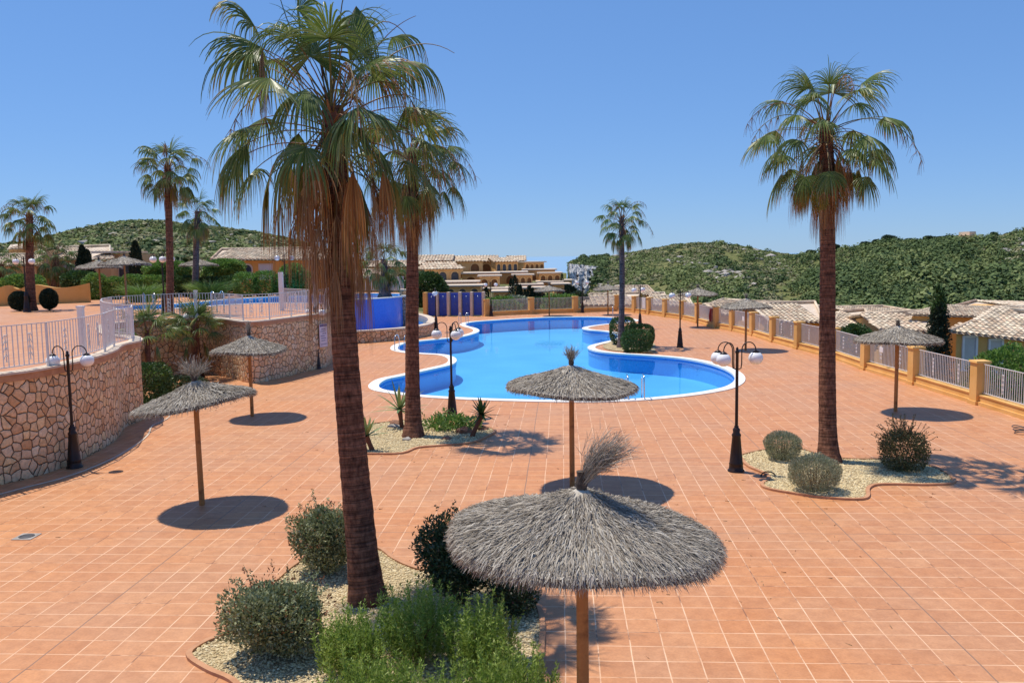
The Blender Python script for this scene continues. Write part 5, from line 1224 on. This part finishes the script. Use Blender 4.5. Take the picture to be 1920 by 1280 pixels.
# ================================================================== BUILDINGS
def roof_plane(mb, e0, e1, r0, r1, pitch=.28, course=.42, amp=.055, m=0):
    """barrel tiles: every tile of every course is its own little vault. e0-e1 eave, r0-r1 ridge"""
    e0, e1, r0, r1 = [Vector(v) for v in (e0, e1, r0, r1)]
    Le = (e1-e0).length; Ls = ((r0+r1)/2-(e0+e1)/2).length; nu = max(2, int(Le/pitch)); nv = max(1, int(Ls/course))
    N_ = (e1-e0).cross(r0-e0).normalized()
    if N_.z < 0: N_ = -N_
    ed = (e1-e0).normalized(); A = []; 
    Lmax = max(Le, (r1-r0).length)
    # under sheet
    mb.add([e0-N_*.05, e1-N_*.05, r1-N_*.05, r0-N_*.05], [(0, 1, 2, 3)], 1)
    V = []
    for j in range(nv):
        v0, v1 = j/nv, min(1, (j+1.12)/nv)
        for i in range(nu):
            u = (i+.5)/nu
            # clip to a trapezium/triangle by the eave spacing
            a = e0.lerp(r0, v0); b = e1.lerp(r1, v0); wrow = (b-a).length; 
            x = u*Le
            pa = e0+ed*x
            up = ((r0+r1)/2-(e0+e1)/2); up = up-ed*up.dot(ed)
            c0 = pa+up*v0; c1 = pa+up*v1
            off0 = (c0-a).dot(ed); 
            if off0 < -pitch*.3 or off0 > wrow+pitch*.3: continue
            a1 = e0.lerp(r0, v1); b1 = e1.lerp(r1, v1)
            if (c1-a1).dot(ed) < -pitch or (c1-b1).dot(ed) > pitch: continue
            lift = rnd.uniform(0, .018); w_ = pitch*.46
            row = []
            for (c, h) in ((c0, .035+lift), (c1, .0)):
                for q, hh in ((-1, 0), (-.55, .8), (0, 1.0), (.55, .8), (1, 0)):
                    row.append(c+ed*(w_*q)+N_*(amp*hh+h))
            V.append(row)
    if not V: return
    k = len(V); V = np.array([[tuple(p) for p in r] for r in V]).reshape(-1, 3)
    f = np.array([(0, 1, 6, 5), (1, 2, 7, 6), (2, 3, 8, 7), (3, 4, 9, 8)])
    # eave-side end caps give the scalloped edge
    mb.add(V, (f[None]+(np.arange(k)*10)[:, None, None]).reshape(-1, 4), 0)
    mb.add(V, (np.array([(0, 1, 2, 3, 4)])[None]+(np.arange(k)*10)[:, None, None]).reshape(-1, 5), 0)
def ridge_cap(mb, a, b, r=.11):
    mb.tube([a, b], r, 8, 0)
def prism(mb, pts_top, z0, m=0, uv=False):
    P = [Vector(p) for p in pts_top]; n = len(P); c = sum((p.x*P[(i+1) % n].y-P[(i+1) % n].x*p.y) for i, p in enumerate(P))
    if c < 0: P = P[::-1]
    V = [tuple(p) for p in P]+[(p.x, p.y, z0) for p in P]
    mb.add(V, [tuple(range(n))]+[(i, n+i, n+(i+1) % n, (i+1) % n) for i in range(n)], m)
def win(parent, c, t, w_, h, frame='white', glass='glassdark', fw=.09, depth_=.06, arch=False, sill=True, label=None, out=None):
    """window flush on a facade: c centre (on the wall face), t tangent; out = outward normal"""
    c = Vector(c); t = Vector(t).normalized(); o = Vector(out).normalized() if out else Vector((t.y, -t.x, 0)); U = Vector((0, 0, 1))
    if not arch: prof = [(-w_/2, -h/2), (w_/2, -h/2), (w_/2, h/2), (-w_/2, h/2)]
    else:
        r = w_/2; prof = [(-r, -h/2), (r, -h/2)]+[(r*math.cos(a), h/2-r+r*math.sin(a)) for a in [math.pi*k/10 for k in range(11)]]
    def P(q, d, s=0.0):
        x, y = q; L_ = math.hypot(x, y) or 1; return c+t*(x+s*(1 if x > 0 else -1))+U*(y+s*(1 if y > 0 else -1))+o*d
    n = len(prof); mb = MB()
    V = [tuple(P(q, depth_)) for q in prof]+[tuple(P(q, depth_, fw)) for q in prof]+[tuple(P(q, -.02, fw)) for q in prof]+[tuple(P(q, .01)) for q in prof]
    Fc = [];
    for i in range(n):
        j = (i+1) % n; Fc += [(i, j, n+j, n+i), (n+i, n+j, 2*n+j, 2*n+i), (3*n+i, 3*n+j, j, i)]
    mb.add(V, Fc)
    if sill: mb.add([tuple(c+t*x+U*(-h/2-fw)+o*d+U*z) for x in (-w_/2-fw-.06, w_/2+fw+.06) for d in (.0, .16) for z in (-.07, .0)], [(0, 1, 3, 2), (4, 6, 7, 5), (0, 4, 5, 1), (2, 3, 7, 6), (1, 5, 7, 3), (0, 2, 6, 4)])
    f = mb.build('window', [frame], parent)
    g = MB(); V = [tuple(P(q, .012)) for q in prof]; g.add(V, [tuple(range(n))]); g.build('pane', [glass], f); return f
def gable_house(name, label, x0, x1, ye0, ye1, xr0, xr1, yr, D, dD, zg, mat='ochre', cat='house', wins=(), back=True, over=.35, pitch=.3, group='tiled houses below the deck', D1=None, blab=None):
    """eave from pixel (x0,ye0) to (x1,ye1) at camera depth D (D1 at the right end); ridge at pixel row yr, dD deeper"""
    D1 = D if D1 is None else D1
    e0, e1 = at(x0, ye0, D), at(x1, ye1, D1); r0, r1 = at(xr0, yr if not isinstance(yr, tuple) else yr[0], D+dD), at(xr1, yr if not isinstance(yr, tuple) else yr[1], D1+dD)
    t = thing(name, label, cat, (0, 0, 0), 0, group)
    mb = MB(); roof_plane(mb, e0, e1, r0, r1, pitch)
    b0 = Vector((2*r0.x-e0.x, 2*r0.y-e0.y, e0.z)); b1 = Vector((2*r1.x-e1.x, 2*r1.y-e1.y, e1.z))
    if abs(xr0-x0) > 1.2*abs(yr_(yr)-ye0)*1.3: b0 = r0+(r0-e0)*.9; b0.z = e0.z
    roof_plane(mb, b1, b0, r1, r0, pitch)
    ridge_cap(mb, r0+Vector((0, 0, .06)), r1+Vector((0, 0, .06)))
    for p, q in ((e0, r0), (e1, r1), (b0, r0), (b1, r1)): ridge_cap(mb, p+Vector((0, 0, .05)), q+Vector((0, 0, .05)), .09)
    mb.build('roof', ['roof', 'cream'], t)
    # body, set back under the eave
    cen = (e0+e1+b0+b1)/4
    def inn(p): d = (Vector((cen.x, cen.y, 0))-Vector((p.x, p.y, 0))); d.normalize(); return p+d*over*1.3
    a, b, c, d = inn(e0), inn(e1), inn(b1), inn(b0)
    mb = MB(); z = min(e0.z, e1.z)-.10; 
    prism(mb, [(p.x, p.y, p.z-.10) for p in (a, b, c, d)], zg)
    # gables
    for p, q, r in ((a, d, r0), (b, c, r1)):
        mb.add([(p.x, p.y, p.z-.1), (q.x, q.y, q.z-.1), (r.x+(cen.x-r.x)*.06, r.y+(cen.y-r.y)*.06, r.z-.12)], [(0, 1, 2)])
    mb.build('wall', [mat], t)
    tt = (b-a); tt.z = 0; Lf = tt.length; tn = tt.normalized(); out = Vector((tn.y, -tn.x, 0))
    if out.dot(Vector((a.x, a.y, 0))) > 0: out = -out
    for wn in wins:
        f, zc, w_, h = wn[:4]; c = a+tt*f; c.z = zc
        win(t, c+out*.02, tn, w_, h, *(wn[4:6] if len(wn) > 4 else ()), out=out, arch=(len(wn) > 6 and wn[6]))
    return t
def yr_(y): return y if not isinstance(y, tuple) else sum(y)/2
reseed(200)
# ---- houses below the right fence
def zat(px, py, D): return at(px, py, D).z
gable_house('tiled_house', 'ochre house with two white framed windows and a wide tiled roof at the right edge', 1782, 1990, 622, 645, 1872, 2050, (583, 588), 38, 4.2, -4.5, wins=[(.13, zat(1804, 662, 38), .5, 1.3, 'white', 'shutter'), (.38, zat(1858, 668, 38), .5, 1.3, 'white', 'shutter')], pitch=.27)
gable_house('tiled_house', 'house whose pale parapet runs behind the wide tiled roof at the right edge', 1700, 2050, 590, 600, 1775, 2080, (579, 574), 47, 6, -4.5, pitch=.3)
gable_house('tiled_house', 'house with an ochre gable behind the right umbrella', 1652, 1760, 619, 622, 1616, 1740, (591, 584), 45, 4.2, -5, pitch=.28)
gable_house('tiled_house', 'tiled house directly right of the big right-hand palm trunk', 1556, 1640, 616, 612, 1575, 1622, (586, 581), 50, 4.5, -5, pitch=.28)
gable_house('tiled_house', 'tiled house left of the big right-hand palm trunk with a sloping ochre gable', 1443, 1545, 603, 604, 1405, 1528, (571, 567), 54, 5, -5, pitch=.28)
gable_house('tiled_house', 'tiled house behind the middle umbrella of the right side', 1352, 1440, 590, 590, 1322, 1412, (571, 569), 66, 5, -5, pitch=.3)
gable_house('tiled_house', 'tiled house roof left of the umbrella by the red object', 1215, 1300, 572, 574, 1222, 1290, (556, 556), 80, 5, -5, pitch=.33)
gable_house('tiled_house', 'house with a striped roof right behind the far fence beside the cliff', 1094, 1190, 572, 571, 1106, 1200, (551, 550), 92, 7, -5, pitch=.5)
gable_house('tiled_house', 'pale roofed house just behind the island palm trunk', 1146, 1232, 552, 553, 1154, 1215, (537, 536), 118, 8, -8, pitch=.45)
gable_house('tiled_house', 'small tiled house right of the island palm at the foot of the green hill', 1216, 1250, 561, 561, 1222, 1246, (549, 549), 112, 5, -8, pitch=.45)
gable_house('tiled_house', 'low tiled house across the slope between the middle umbrella and the green hill', 1330, 1560, 572, 578, 1345, 1500, (564, 567), 85, 6, -7, pitch=.4)
gable_house('tiled_house', 'long low tiled roof showing above the roof behind the right umbrella', 1600, 1750, 588, 590, 1560, 1656, (577, 575), 62, 5, -6, pitch=.35)

# ---- left garden houses
def slab_house(name, label, boxes, group=None, cat='house'):
    """boxes: (x0,x1,ytop,ybot(None->ground),D,depth,mat,part)"""
    t = thing(name, label, cat, (0, 0, 0), 0, group); return t
def box_at(parent, x0, x1, yt, yb, D, dp, mat, name='wall', turn=0.0, zb=None):
    a, b = at(x0, yt, D), at(x1, yt, D+turn); z1 = (a.z+b.z)/2; z0 = at((x0+x1)/2, yb, D).z if zb is None else zb
    t = (b-a).xy; L = t.length; t.normalize(); n = Vector((-t.y, t.x)); c = (a.xy+b.xy)/2+n*dp/2
    m = MB(); m.box((c.x, c.y, (z0+z1)/2), (L, dp, z1-z0), math.atan2(t.y, t.x)); o = m.build(name, [mat], parent)
    return o, Vector((a.x, a.y, z1)), Vector((b.x, b.y, z1)), Vector((t.x, t.y, 0)), z0
h = gable_house('garden_house', 'yellow bungalow with a pale tiled roof and one shuttered window behind the hedge', 395, 640, 487, 486, 415, 610, (468, 466), 72, 5, ZT-.1, mat='ochre_dk', pitch=.3, group='houses behind the upper terrace',
            wins=[(.41, zat(497, 509, 72), 1.0, 1.1, 'cream', 'shutter'), (.255, zat(463, 509, 72), .8, 1.1, 'cream', 'glassdark', True)])
h = gable_house('garden_house', 'tan garden house with two short tiled roofs at the left', 30, 206, 485, 486, 35, 206, (467, 461), 74, 4.5, ZT-.1, mat='ochre_lt', pitch=.3, group='houses behind the upper terrace', wins=[(.9, zat(190, 512, 74), .9, 1.0, 'cream', 'glassdark', True), (.58, zat(140, 520, 74), 1.1, 1.9, 'shutter', 'shutter')])
box_at(h, 172, 207, 489, 545, 71.5, 3, 'ochre_lt', 'wing')
g_ = box_at(h, 207, 246, 476, 545, 73, 5, 'ochre_lt', 'wing')
win(h, at(234, 508, 73)+Vector((0, -.04, 0)), g_[3], .9, .9, 'cream', 'glassdark')
m = MB(); roof_plane(m, at(170, 486, 71), at(208, 486, 71), at(170, 474, 74), at(208, 474, 74), .3); m.build('porch_roof', ['roof', 'cream'], h)
m = MB(); m.box(tuple(at(226, 475, 75)+Vector((0, 0, .1))), (2.2, 5.4, .15)); m.build('parapet', ['cream'], h)
h = gable_house('garden_house', 'pale garden house cut by the left edge behind the palms', -160, 75, 500, 497, -160, 70, (480, 478), 66, 4, ZT-.1, mat='ochre_lt', pitch=.3, group='houses behind the upper terrace')
box_at(h, 16, 70, 466, 505, 72, 4, 'ochre_lt', 'upper_floor'); m = MB(); roof_plane(m, at(12, 467, 71.5), at(76, 465, 71.5), at(20, 457, 75), at(70, 455, 75), .3); m.build('upper_roof', ['roof', 'cream'], h)
h = gable_house('garden_house', 'low ochre pool house behind the far white railing', 640, 730, 520, 521, 645, 725, (507, 507), 84, 4, 0, mat='ochre', pitch=.35, group='houses behind the upper terrace')
m = MB(); 
gw = thing('garden_wall', 'wavy topped orange garden wall behind the topiary balls', 'wall'); pts_w = [pd(-420, 50), pd(-60, 51.5), pd(0, 52), pd(25, 53), pd(50, 53), pd(100, 54), pd(162, 55)]
for i in range(6):
    a, b = pts_w[i], pts_w[i+1]; n_ = 5
    for k in range(n_): pass
L_ = smooth_loop(pts_w, 8, False); V = []
for i, p in enumerate(L_):
    for off in (0, .25):
        for z in (ZT, ZT+1.1+.12*math.sin(i*.42)): V.append((p.x, p.y+off, z))
m.add(V, np.array([f for i in range(len(L_)-1) for f in ((i*4, i*4+4, i*4+5, i*4+1), (i*4+1, i*4+5, i*4+7, i*4+3), (i*4+2, i*4+3, i*4+7, i*4+6))])); n4 = (len(L_)-1)*4
m.add(V, [(n4, n4+2, n4+3, n4+1)]); m.build('wall_body', ['ochre'], gw)

# ---- terraced apartments
MT['loggia'] = mat_noise('loggia_shade', [(.22, .09, .03), (.30, .13, .045)], 2, .9, 0)  # dark brown paints the shade of the loggia recess on flat panes
def arches(parent, a, t, z0, z1, fr, w_, mat='darkgrey', back='ochre_dk'):
    """arched openings in a facade starting at a along t; flat panes, recess shade painted dark"""
    for f in fr:
        c = Vector((a.x, a.y, 0))+t*f; out = Vector((t.y, -t.x, 0)); h_ = (z1-z0)*.74; c.z = z0+h_/2+(z1-z0)*.06
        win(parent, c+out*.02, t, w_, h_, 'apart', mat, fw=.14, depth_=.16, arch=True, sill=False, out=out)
def apartment(label, items, group='terraced apartment blocks'):
    t = thing('apartment_block', label, 'apartment block', (0, 0, 0), 0, group)
    for it in items:
        x0, x1, yt, yb, D, dp, nar = it[:7]; turn = it[7] if len(it) > 7 else 0; kind = it[8] if len(it) > 8 else 'flat'
        o, a, b, tt, z0 = box_at(t, x0, x1, yt, yb, D, dp, 'apart', 'storey', turn); z1 = a.z; L = (b-a).length
        if nar:
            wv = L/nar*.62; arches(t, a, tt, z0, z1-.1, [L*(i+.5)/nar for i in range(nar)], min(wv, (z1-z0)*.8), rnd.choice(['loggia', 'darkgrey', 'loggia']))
        n = Vector((-tt.y, tt.x, 0)); c = (a+b)/2+n*(dp/2-.25)
        if kind == 'flat':
            m = MB(); m.box((c.x, c.y, z1+.09), (L+.7, dp+.6, .2), math.atan2(tt.y, tt.x)); m.build('roof_slab', ['cream'], t)
            # terrace balustrade wall set back
        elif kind == 'gable':
            hgt = it[9]; m = MB(); e0 = a-n*.5-tt*.4; e1 = b-n*.5+tt*.4; r0 = e0+n*(dp*.55)+Vector((0, 0, hgt)); r1 = e1+n*(dp*.55)+Vector((0, 0, hgt)); r0 += tt*min(2.0, L*.18)*(1 if it[10] & 1 else 0); r1 -= tt*min(2.0, L*.18)*(1 if it[10] & 2 else 0)
            roof_plane(m, e0, e1, r0, r1, .5, .8, .09); b0 = e0+n*dp*1.1; b1 = e1+n*dp*1.1; roof_plane(m, b1, b0, r1, r0, .6, 1.0, .09); m.build('roof', ['roof', 'cream'], t)
            m = MB()
            for p, q, r in ((a+n*.02, a+n*(dp-.02), r0), (b+n*.02, b+n*(dp-.02), r1)): m.add([tuple(p), tuple(q), (r.x+(c.x-r.x)*.05, r.y+(c.y-r.y)*.05, r.z-.15)], [(0, 1, 2)])
            m.build('gable', ['apart'], t)
    return t
reseed(300)
cx = lambda u: 720+u/4.8
cy = lambda v: 420+v/4.8
apartment('leftmost terraced apartment block, partly behind the second palm trunk', [
    (cx(255), cx(600), cy(332), cy(440), 150, 9, 2, 0, 'gable', 1.0, 1), (cx(285), cx(360), cy(405), cy(500), 137, 8, 1, -1.5, 'gable', .95, 0), (cx(360), cx(690), cy(405), cy(512), 134, 7, 3, 1.5, 'gable', 1.05, 3),
    (cx(300), cx(840), cy(528), cy(580), 128, 6, 0), (cx(545), cx(868), cy(562), cy(640), 122, 6, 3)])
apartment('second terraced apartment block from the left with two big arches under its upper roof', [
    (cx(600), cx(888), cy(335), cy(430), 152, 9, 2, 1, 'gable', .95, 2), (cx(700), cx(1025), cy(448), cy(560), 140, 8, 2, 0), (cx(860), cx(1038), cy(472), cy(568), 134, 5, 2), (cx(870), cx(1150), cy(585), cy(610), 130, 6, 0), (cx(985), cx(1143), cy(612), cy(690), 124, 6, 2)])
apartment('third terraced apartment block with the dark cypress row at its foot', [
    (cx(830), cx(1010), cy(335), cy(430), 160, 9, 1, 0, 'gable', 1.05, 1), (cx(1005), cx(1205), cy(338), cy(425), 156, 8, 4, 1, 'gable', .7, 2), (cx(1000), cx(1280), cy(440), cy(540), 148, 8, 1), (cx(1165), cx(1335), cy(462), cy(545), 142, 5, 3), (cx(1180), cx(1420), cy(550), cy(640), 138, 6, 3), (cx(1250), cx(1450), cy(580), cy(690), 132, 5, 3)])
apartment('rightmost terraced apartment block, stepping down towards the cliff', [
    (cx(1115), cx(1265), cy(330), cy(420), 170, 9, 1, 0, 'gable', .95, 1), (cx(1265), cx(1440), cy(345), cy(410), 165, 8, 4, 1), (cx(1260), cx(1540), cy(415), cy(510), 158, 8, 2), (cx(1400), cx(1590), cy(445), cy(510), 152, 5, 3), (cx(1390), cx(1600), cy(525), cy(610), 148, 7, 1), (cx(1530), cx(1665), cy(545), cy(690), 142, 6, 1)])
apartment('low ochre block half hidden behind the right end of the apartment row', [(cx(1600), cx(1690), cy(510), cy(600), 175, 6, 2)])
apartment('ochre block showing behind the bluish palm and the second trunk', [(690, 790, 500, 560, 140, 8, 4, 0, 'gable', 1.0, 0)])
for i, (x, yt, D, r) in enumerate([(cx(1140), cy(500), 116, .75), (cx(1175), cy(470), 118, .8), (cx(1215), cy(560), 112, 1.0), (cx(1265), cy(600), 110, .7), (cx(1305), cy(565), 112, .9), (cx(1335), cy(590), 112, .9), (cx(1365), cy(600), 112, .8), (cx(1400), cy(610), 112, .6), (cx(1435), cy(640), 110, .8), (cx(1470), cy(630), 112, .6), (cx(475), cy(505), 118, .7), (cx(515), cy(515), 118, .9), (cx(915), cy(580), 112, .9), (cx(1600), cy(455), 150, .7), (cx(1640), cy(560), 125, 1.0), (cx(1665), cy(560), 130, 1.1), (cx(1700), cy(575), 128, 1.2), (cx(985), cy(370), 158, .5)]):
    lab = ['first', 'second', 'third', 'fourth', 'fifth', 'sixth', 'seventh', 'eighth', 'ninth', 'tenth']
    L0 = (lab[i]+' dark cypress from the left in the row below the third apartment block') if i < 10 else ['small cypress beside the leftmost apartment block, nearer its arches', 'stout cypress in front of the leftmost apartment block, above the shower stalls', 'cypress directly behind the first far fence pillar', 'thin cypress on the terrace of the rightmost apartment block', 'dark cypress left of the cliff foot', 'dark bushy cypress between the rightmost block and the cliff', 'lowest dark cypress just in front of the cliff', 'tiny cypress high up between two apartment roofs'][i-10]
    cypress(L0, x, yt, D, -7, r, 400+i, 'cypresses below the apartments', 1500)
def shrub_far(label, px, D, z0, rad, n, seed, mat='mid_leaf', size=.28, group='shrubs below the far fence'):
    reseed(seed); t = thing('shrub', label, 'shrub', pd(px, D, z0), 0, group); m = MB(); leaf_cloud(m, (0, 0, rad[2]), rad, n, size, .6, 0, lump=.22, seed=seed); m.build('foliage', [mat], t)
    m = MB(); m.tube([(0, 0, -.3), (0, 0, rad[2])], [.12, .05], 6); m.build('stem', ['bark'], t)
for i, (px, D, z, r, mt, lb) in enumerate([
    (935, 90, -1.4, (2.2, 1.6, 1.1), 'bright_leaf', 'light green shrub behind the railing nearest the shower stalls'), (968, 92, -1.6, (1.8, 1.5, 1.2), 'silver_leaf', 'greyish shrub behind the middle of the far railing'),
    (1012, 92, -1.8, (1.8, 1.5, 1.2), 'mid_leaf', 'green shrub behind the pole of the far umbrella'), (1052, 90, -1.6, (2.0, 1.5, 1.3), 'bright_leaf', 'light green shrub left of the last far fence pillar'),
    (1080, 95, -2.0, (1.6, 1.5, 1.5), 'dark_leaf', 'dark shrub right of the last far fence pillar')]):
    shrub_far(lb, px, D, z, r, 5000, 520+i, mt)
shrub_far('light green bush behind the railing at the right edge of the photo', 1895, 33, -1.0, (1.35, 1.1, 1.15), 9000, 530, 'bright_leaf', .13, 'bushes behind the right fence')
shrub_far('low green bush beyond the railing right of the big right-hand trunk', 1608, 44, -.7, (1.1, 1.0, 1.0), 7000, 531, 'mid_leaf', .15, 'bushes behind the right fence')
shrub_far('small dark green bush between two roofs left of the big right-hand trunk', 1452, 52, -1.2, (.6, .6, 1.0), 2500, 532, 'mid_leaf', .15, 'bushes behind the right fence')
# conical tree behind the right umbrella
reseed(540)
t = thing('conifer_tree', 'dark conical leafy tree with a yellowish tip beside the tiled house at the right', 'tree', pd(1764, 34, -3)); zt = at(1764, 528, 34).z+3
m = MB(); m.tube([(0, 0, -.1), (0, 0, zt*.9)], [.16, .03], 8); m.build('trunk', ['bark'], t)
m = MB()
for k in range(60):
    u = (k/60)**.8; z = .4+u*(zt-.7); rr = .72*(1-u)**.55+.06; a = k*2.4
    leaf_cloud(m, (rr*.55*math.cos(a), rr*.55*math.sin(a), z), (rr*.6, rr*.6, .34), 300, .10, .4, 1 if u > .86 else 0, lump=.25, seed=600+k)
m.build('crown', ['cypress_leaf', 'mid_leaf'], t)
# ridge pines and villa
def pine(label, px, ytop, s, r, H_, seed):
    reseed(seed); p = Vector(HR.pt(px, s)); t = thing('pine_tree', label, 'pine tree', p, 0, 'pines on the ridge'); D = depth(p); ht = max(2.5, at(px, ytop, D).z-p.z)
    m = MB(); m.tube([(0, 0, -1), (.2, 0, ht*.5), (0, 0, ht*.8)], [.28, .2, .08], 7)
    for k in range(5): a = k*1.26; m.tube([(0, 0, ht*.45), (r*.6*math.cos(a), r*.6*math.sin(a), ht*.75)], [.12, .04], 5)
    m.build('trunk', ['bark'], t); m = MB()
    for k in range(9):
        a = k*2.4; q = (k/9)**.5*r*.65; leaf_cloud(m, (q*math.cos(a), q*math.sin(a), ht*(.62+.12*math.cos(k))), (r*.5, r*.5, ht*.28), 420, .55, .5, 0, lump=.25, seed=seed+k)
    m.build('crown', ['pine_leaf'], t)
for i, (px, yt, r, lb) in enumerate([(1564, 457, 2.6, 'lone round pine on the skyline directly right of the big right-hand trunk'), (1590, 468, 1.4, 'smallest skyline pine, between the lone pine and the main clump'), (1622, 453, 3.0, 'left pine of the main skyline clump'),
        (1644, 449, 2.6, 'second pine of the main skyline clump'), (1665, 440, 3.4, 'tallest pine of the skyline, domed crown'), (1688, 450, 2.6, 'low pine right of the tallest skyline pine'), (1706, 452, 2.8, 'pine in the middle gap of the skyline clump'),
        (1742, 442, 3.2, 'broad pine starting the right half of the skyline clump'), (1764, 444, 2.6, 'pine beside the broad one on the right half of the skyline'), (1778, 446, 1.8, 'small pine left of the hilltop villa'), (1520, 472, 2.6, 'dark pine on the skyline just left of the big right-hand trunk'), (1862, 440, 1.6, 'tiny skyline pine right of the hilltop villa')]):
    pine(lb, px, yt, .985, r, 6, 560+i)
v = thing('villa', 'cream villa with stepped flat roofs on the skyline above the pine wood', 'villa'); D = depth(HR.pt(1815, .99))
for x0, x1, yt, mt in ((1788, 1845, 447, 'cream'), (1800, 1832, 441, 'ochre_lt'), (1818, 1830, 434, 'cream'), (1836, 1852, 444, 'white')):
    box_at(v, x0, x1, yt, 458, D+(yt-440)*-.3, 9, mt, 'storey')
for x in (1796, 1806, 1824, 1838):
    win(v, at(x, 449.5, D-2.9), Vector((1, 0, 0)), 1.4, 1.3, 'white', 'glassdark')
# ================================================================== SMALL THINGS
def P2(px, py, z=0): return gp(px, py, z)
t = thing('floor_drain', 'round metal drain cover in a pale square on the tiles at the left', 'drain cover', P2(50, 1006)); m = MB(); m.box((0, 0, .006), (.36, .36, .012)); m.build('surround', ['rock_grey'], t)
m = MB(); m.lathe([(.135, .013), (.135, .018), (.10, .018), (.10, .014)], n=20); m.build('ring', ['darkgrey'], t)
# hose coil at the right edge
t = thing('garden_hose', 'coiled grey hose lying on the tiles at the right edge', 'hose', P2(1916, 812)); P = []
for k in range(90):
    a = k*.22; r = .19+.05*math.sin(k*.31); P.append((r*math.cos(a)-.02*k/90, r*math.sin(a)*1.1, .02+.0022*k+.01*math.sin(k*.7)))
m = MB(); m.tube(P, .012, 6); m.build('coil', ['darkgrey'], t)
t = thing('hose_stub', 'short black hose arching out of the gravel beside the right lamp post', 'hose', P2(1449, 893)); m = MB(); m.tube([(.16*math.cos(a)-.1, .05*math.sin(a), .10*math.sin(a)) for a in [math.pi*k/10 for k in range(11)]], .016, 6); m.build('pipe', ['black'], t)
# signs
def sign(label, px, py, z0, off, w_, h, zc, t, lines, post=False):
    s = thing('sign_board', label, 'sign'); p = Vector(off); o = Vector((t.y, -t.x, 0)); m = MB(); m.box((p.x, p.y, zc), (w_, .03, h), math.atan2(t.y, t.x)); b = m.build('board', ['sign'], s)
    m = MB()
    for (u, v_, a, c) in lines:
        q = p+Vector((t.x, t.y, 0))*(u*w_)+o*.018; m.box((q.x, q.y, zc+v_*h), (a*w_, .006, c*h), math.atan2(t.y, t.x))
    m.build('print', ['sign_dark'], b)
pA, pB = gp(589, 693), gp(611, 688); tt = (pB-pA); tt.z = 0; tt.normalize(); no = Vector((tt.y, -tt.x, 0)); zc = gp(603, 690); 
pt_ = pA.lerp(pB, .68)+no*.12
sign('pink and violet rules board on the stone wall beside the half hidden lamp post', 0, 0, 0, pt_, .62, 1.05, at(602, 628, depth(pt_)).z, tt, [(0, .43, .9, .09), (0, .27, .5, .03), (-.1, .18, .6, .025), (.1, .08, .5, .025), (-.1, -.02, .55, .025), (0, -.12, .6, .025), (-.05, -.22, .5, .025), (0, -.38, .85, .02)])
# white panel on fence: small notices
def on_fence(px, z, w_, h, label, cat, mat, name, part):
    best = None
    for i in range(len(FP)-1):
        a, b = FP[i], FP[i+1]
        for k in range(21):
            p = a.lerp(b, k/20); q = Vector((p.x, p.y, z))-CAM; X = 960+F*q.dot(RT)/q.dot(FW)
            if best is None or abs(X-px) < best[0]: best = (abs(X-px), p, (b-a).normalized())
    _, p, t = best; n = Vector((-t.y, t.x)); n = -n if n.dot(p) > 0 else n; s = thing(name, label, cat); q = p+n*.26; m = MB(); m.box((q.x, q.y, z), (w_, .02, h), math.atan2(t.y, t.x)); m.build(part, [mat], s); return s, q
on_fence(1666, 1.05, .28, .2, 'small white notice on the railing behind the right umbrella pole', 'notice', 'white', 'notice_plate', 'plate')
on_fence(1213, .95, .55, .9, 'pale grey panel fixed to a far right fence pillar', 'panel', 'white', 'utility_panel', 'cover')
s, q = on_fence(1402, .95, .3, .28, 'small white notice on the railing behind the middle umbrella pole', 'notice', 'white', 'notice_plate', 'plate')
# red life belt reel on pillar
p = FP[fence_px.index((1344, 615))+2]; q = Vector(gp(1336, 613)[:2])
t = thing('fire_hose', 'red folded hose hanging on a fence pillar behind the right side umbrella', 'hose', (q.x-.1, q.y-.15, 0)); m = MB()
for k in range(7):
    a = k*.9; m.tube([(.10*math.cos(a), .06*math.sin(a), 1.15), (.16*math.cos(a), .09*math.sin(a), .75+.05*math.sin(k)), (.12*math.cos(a), .08*math.sin(a), .38)], [.03, .045, .03], 6)
m.build('loops', ['red'], t); m = MB(); m.box((0, .05, 1.2), (.2, .12, .1)); m.build('bracket', ['red'], t)
p = gp(1352, 615); m = MB(); m.box((0, 0, .12), (.35, .25, .24)); m.box((.0, 0, .26), (.22, .3, .05)); o = m.build('valve_box', ['darkgrey']); o.location = (p.x, p.y, 0); tag(o, 'low dark grey box on the paving beside the pillar with the red hose', 'box')
# terrace sun loungers' stand-ins are not in the photo: nothing more up here
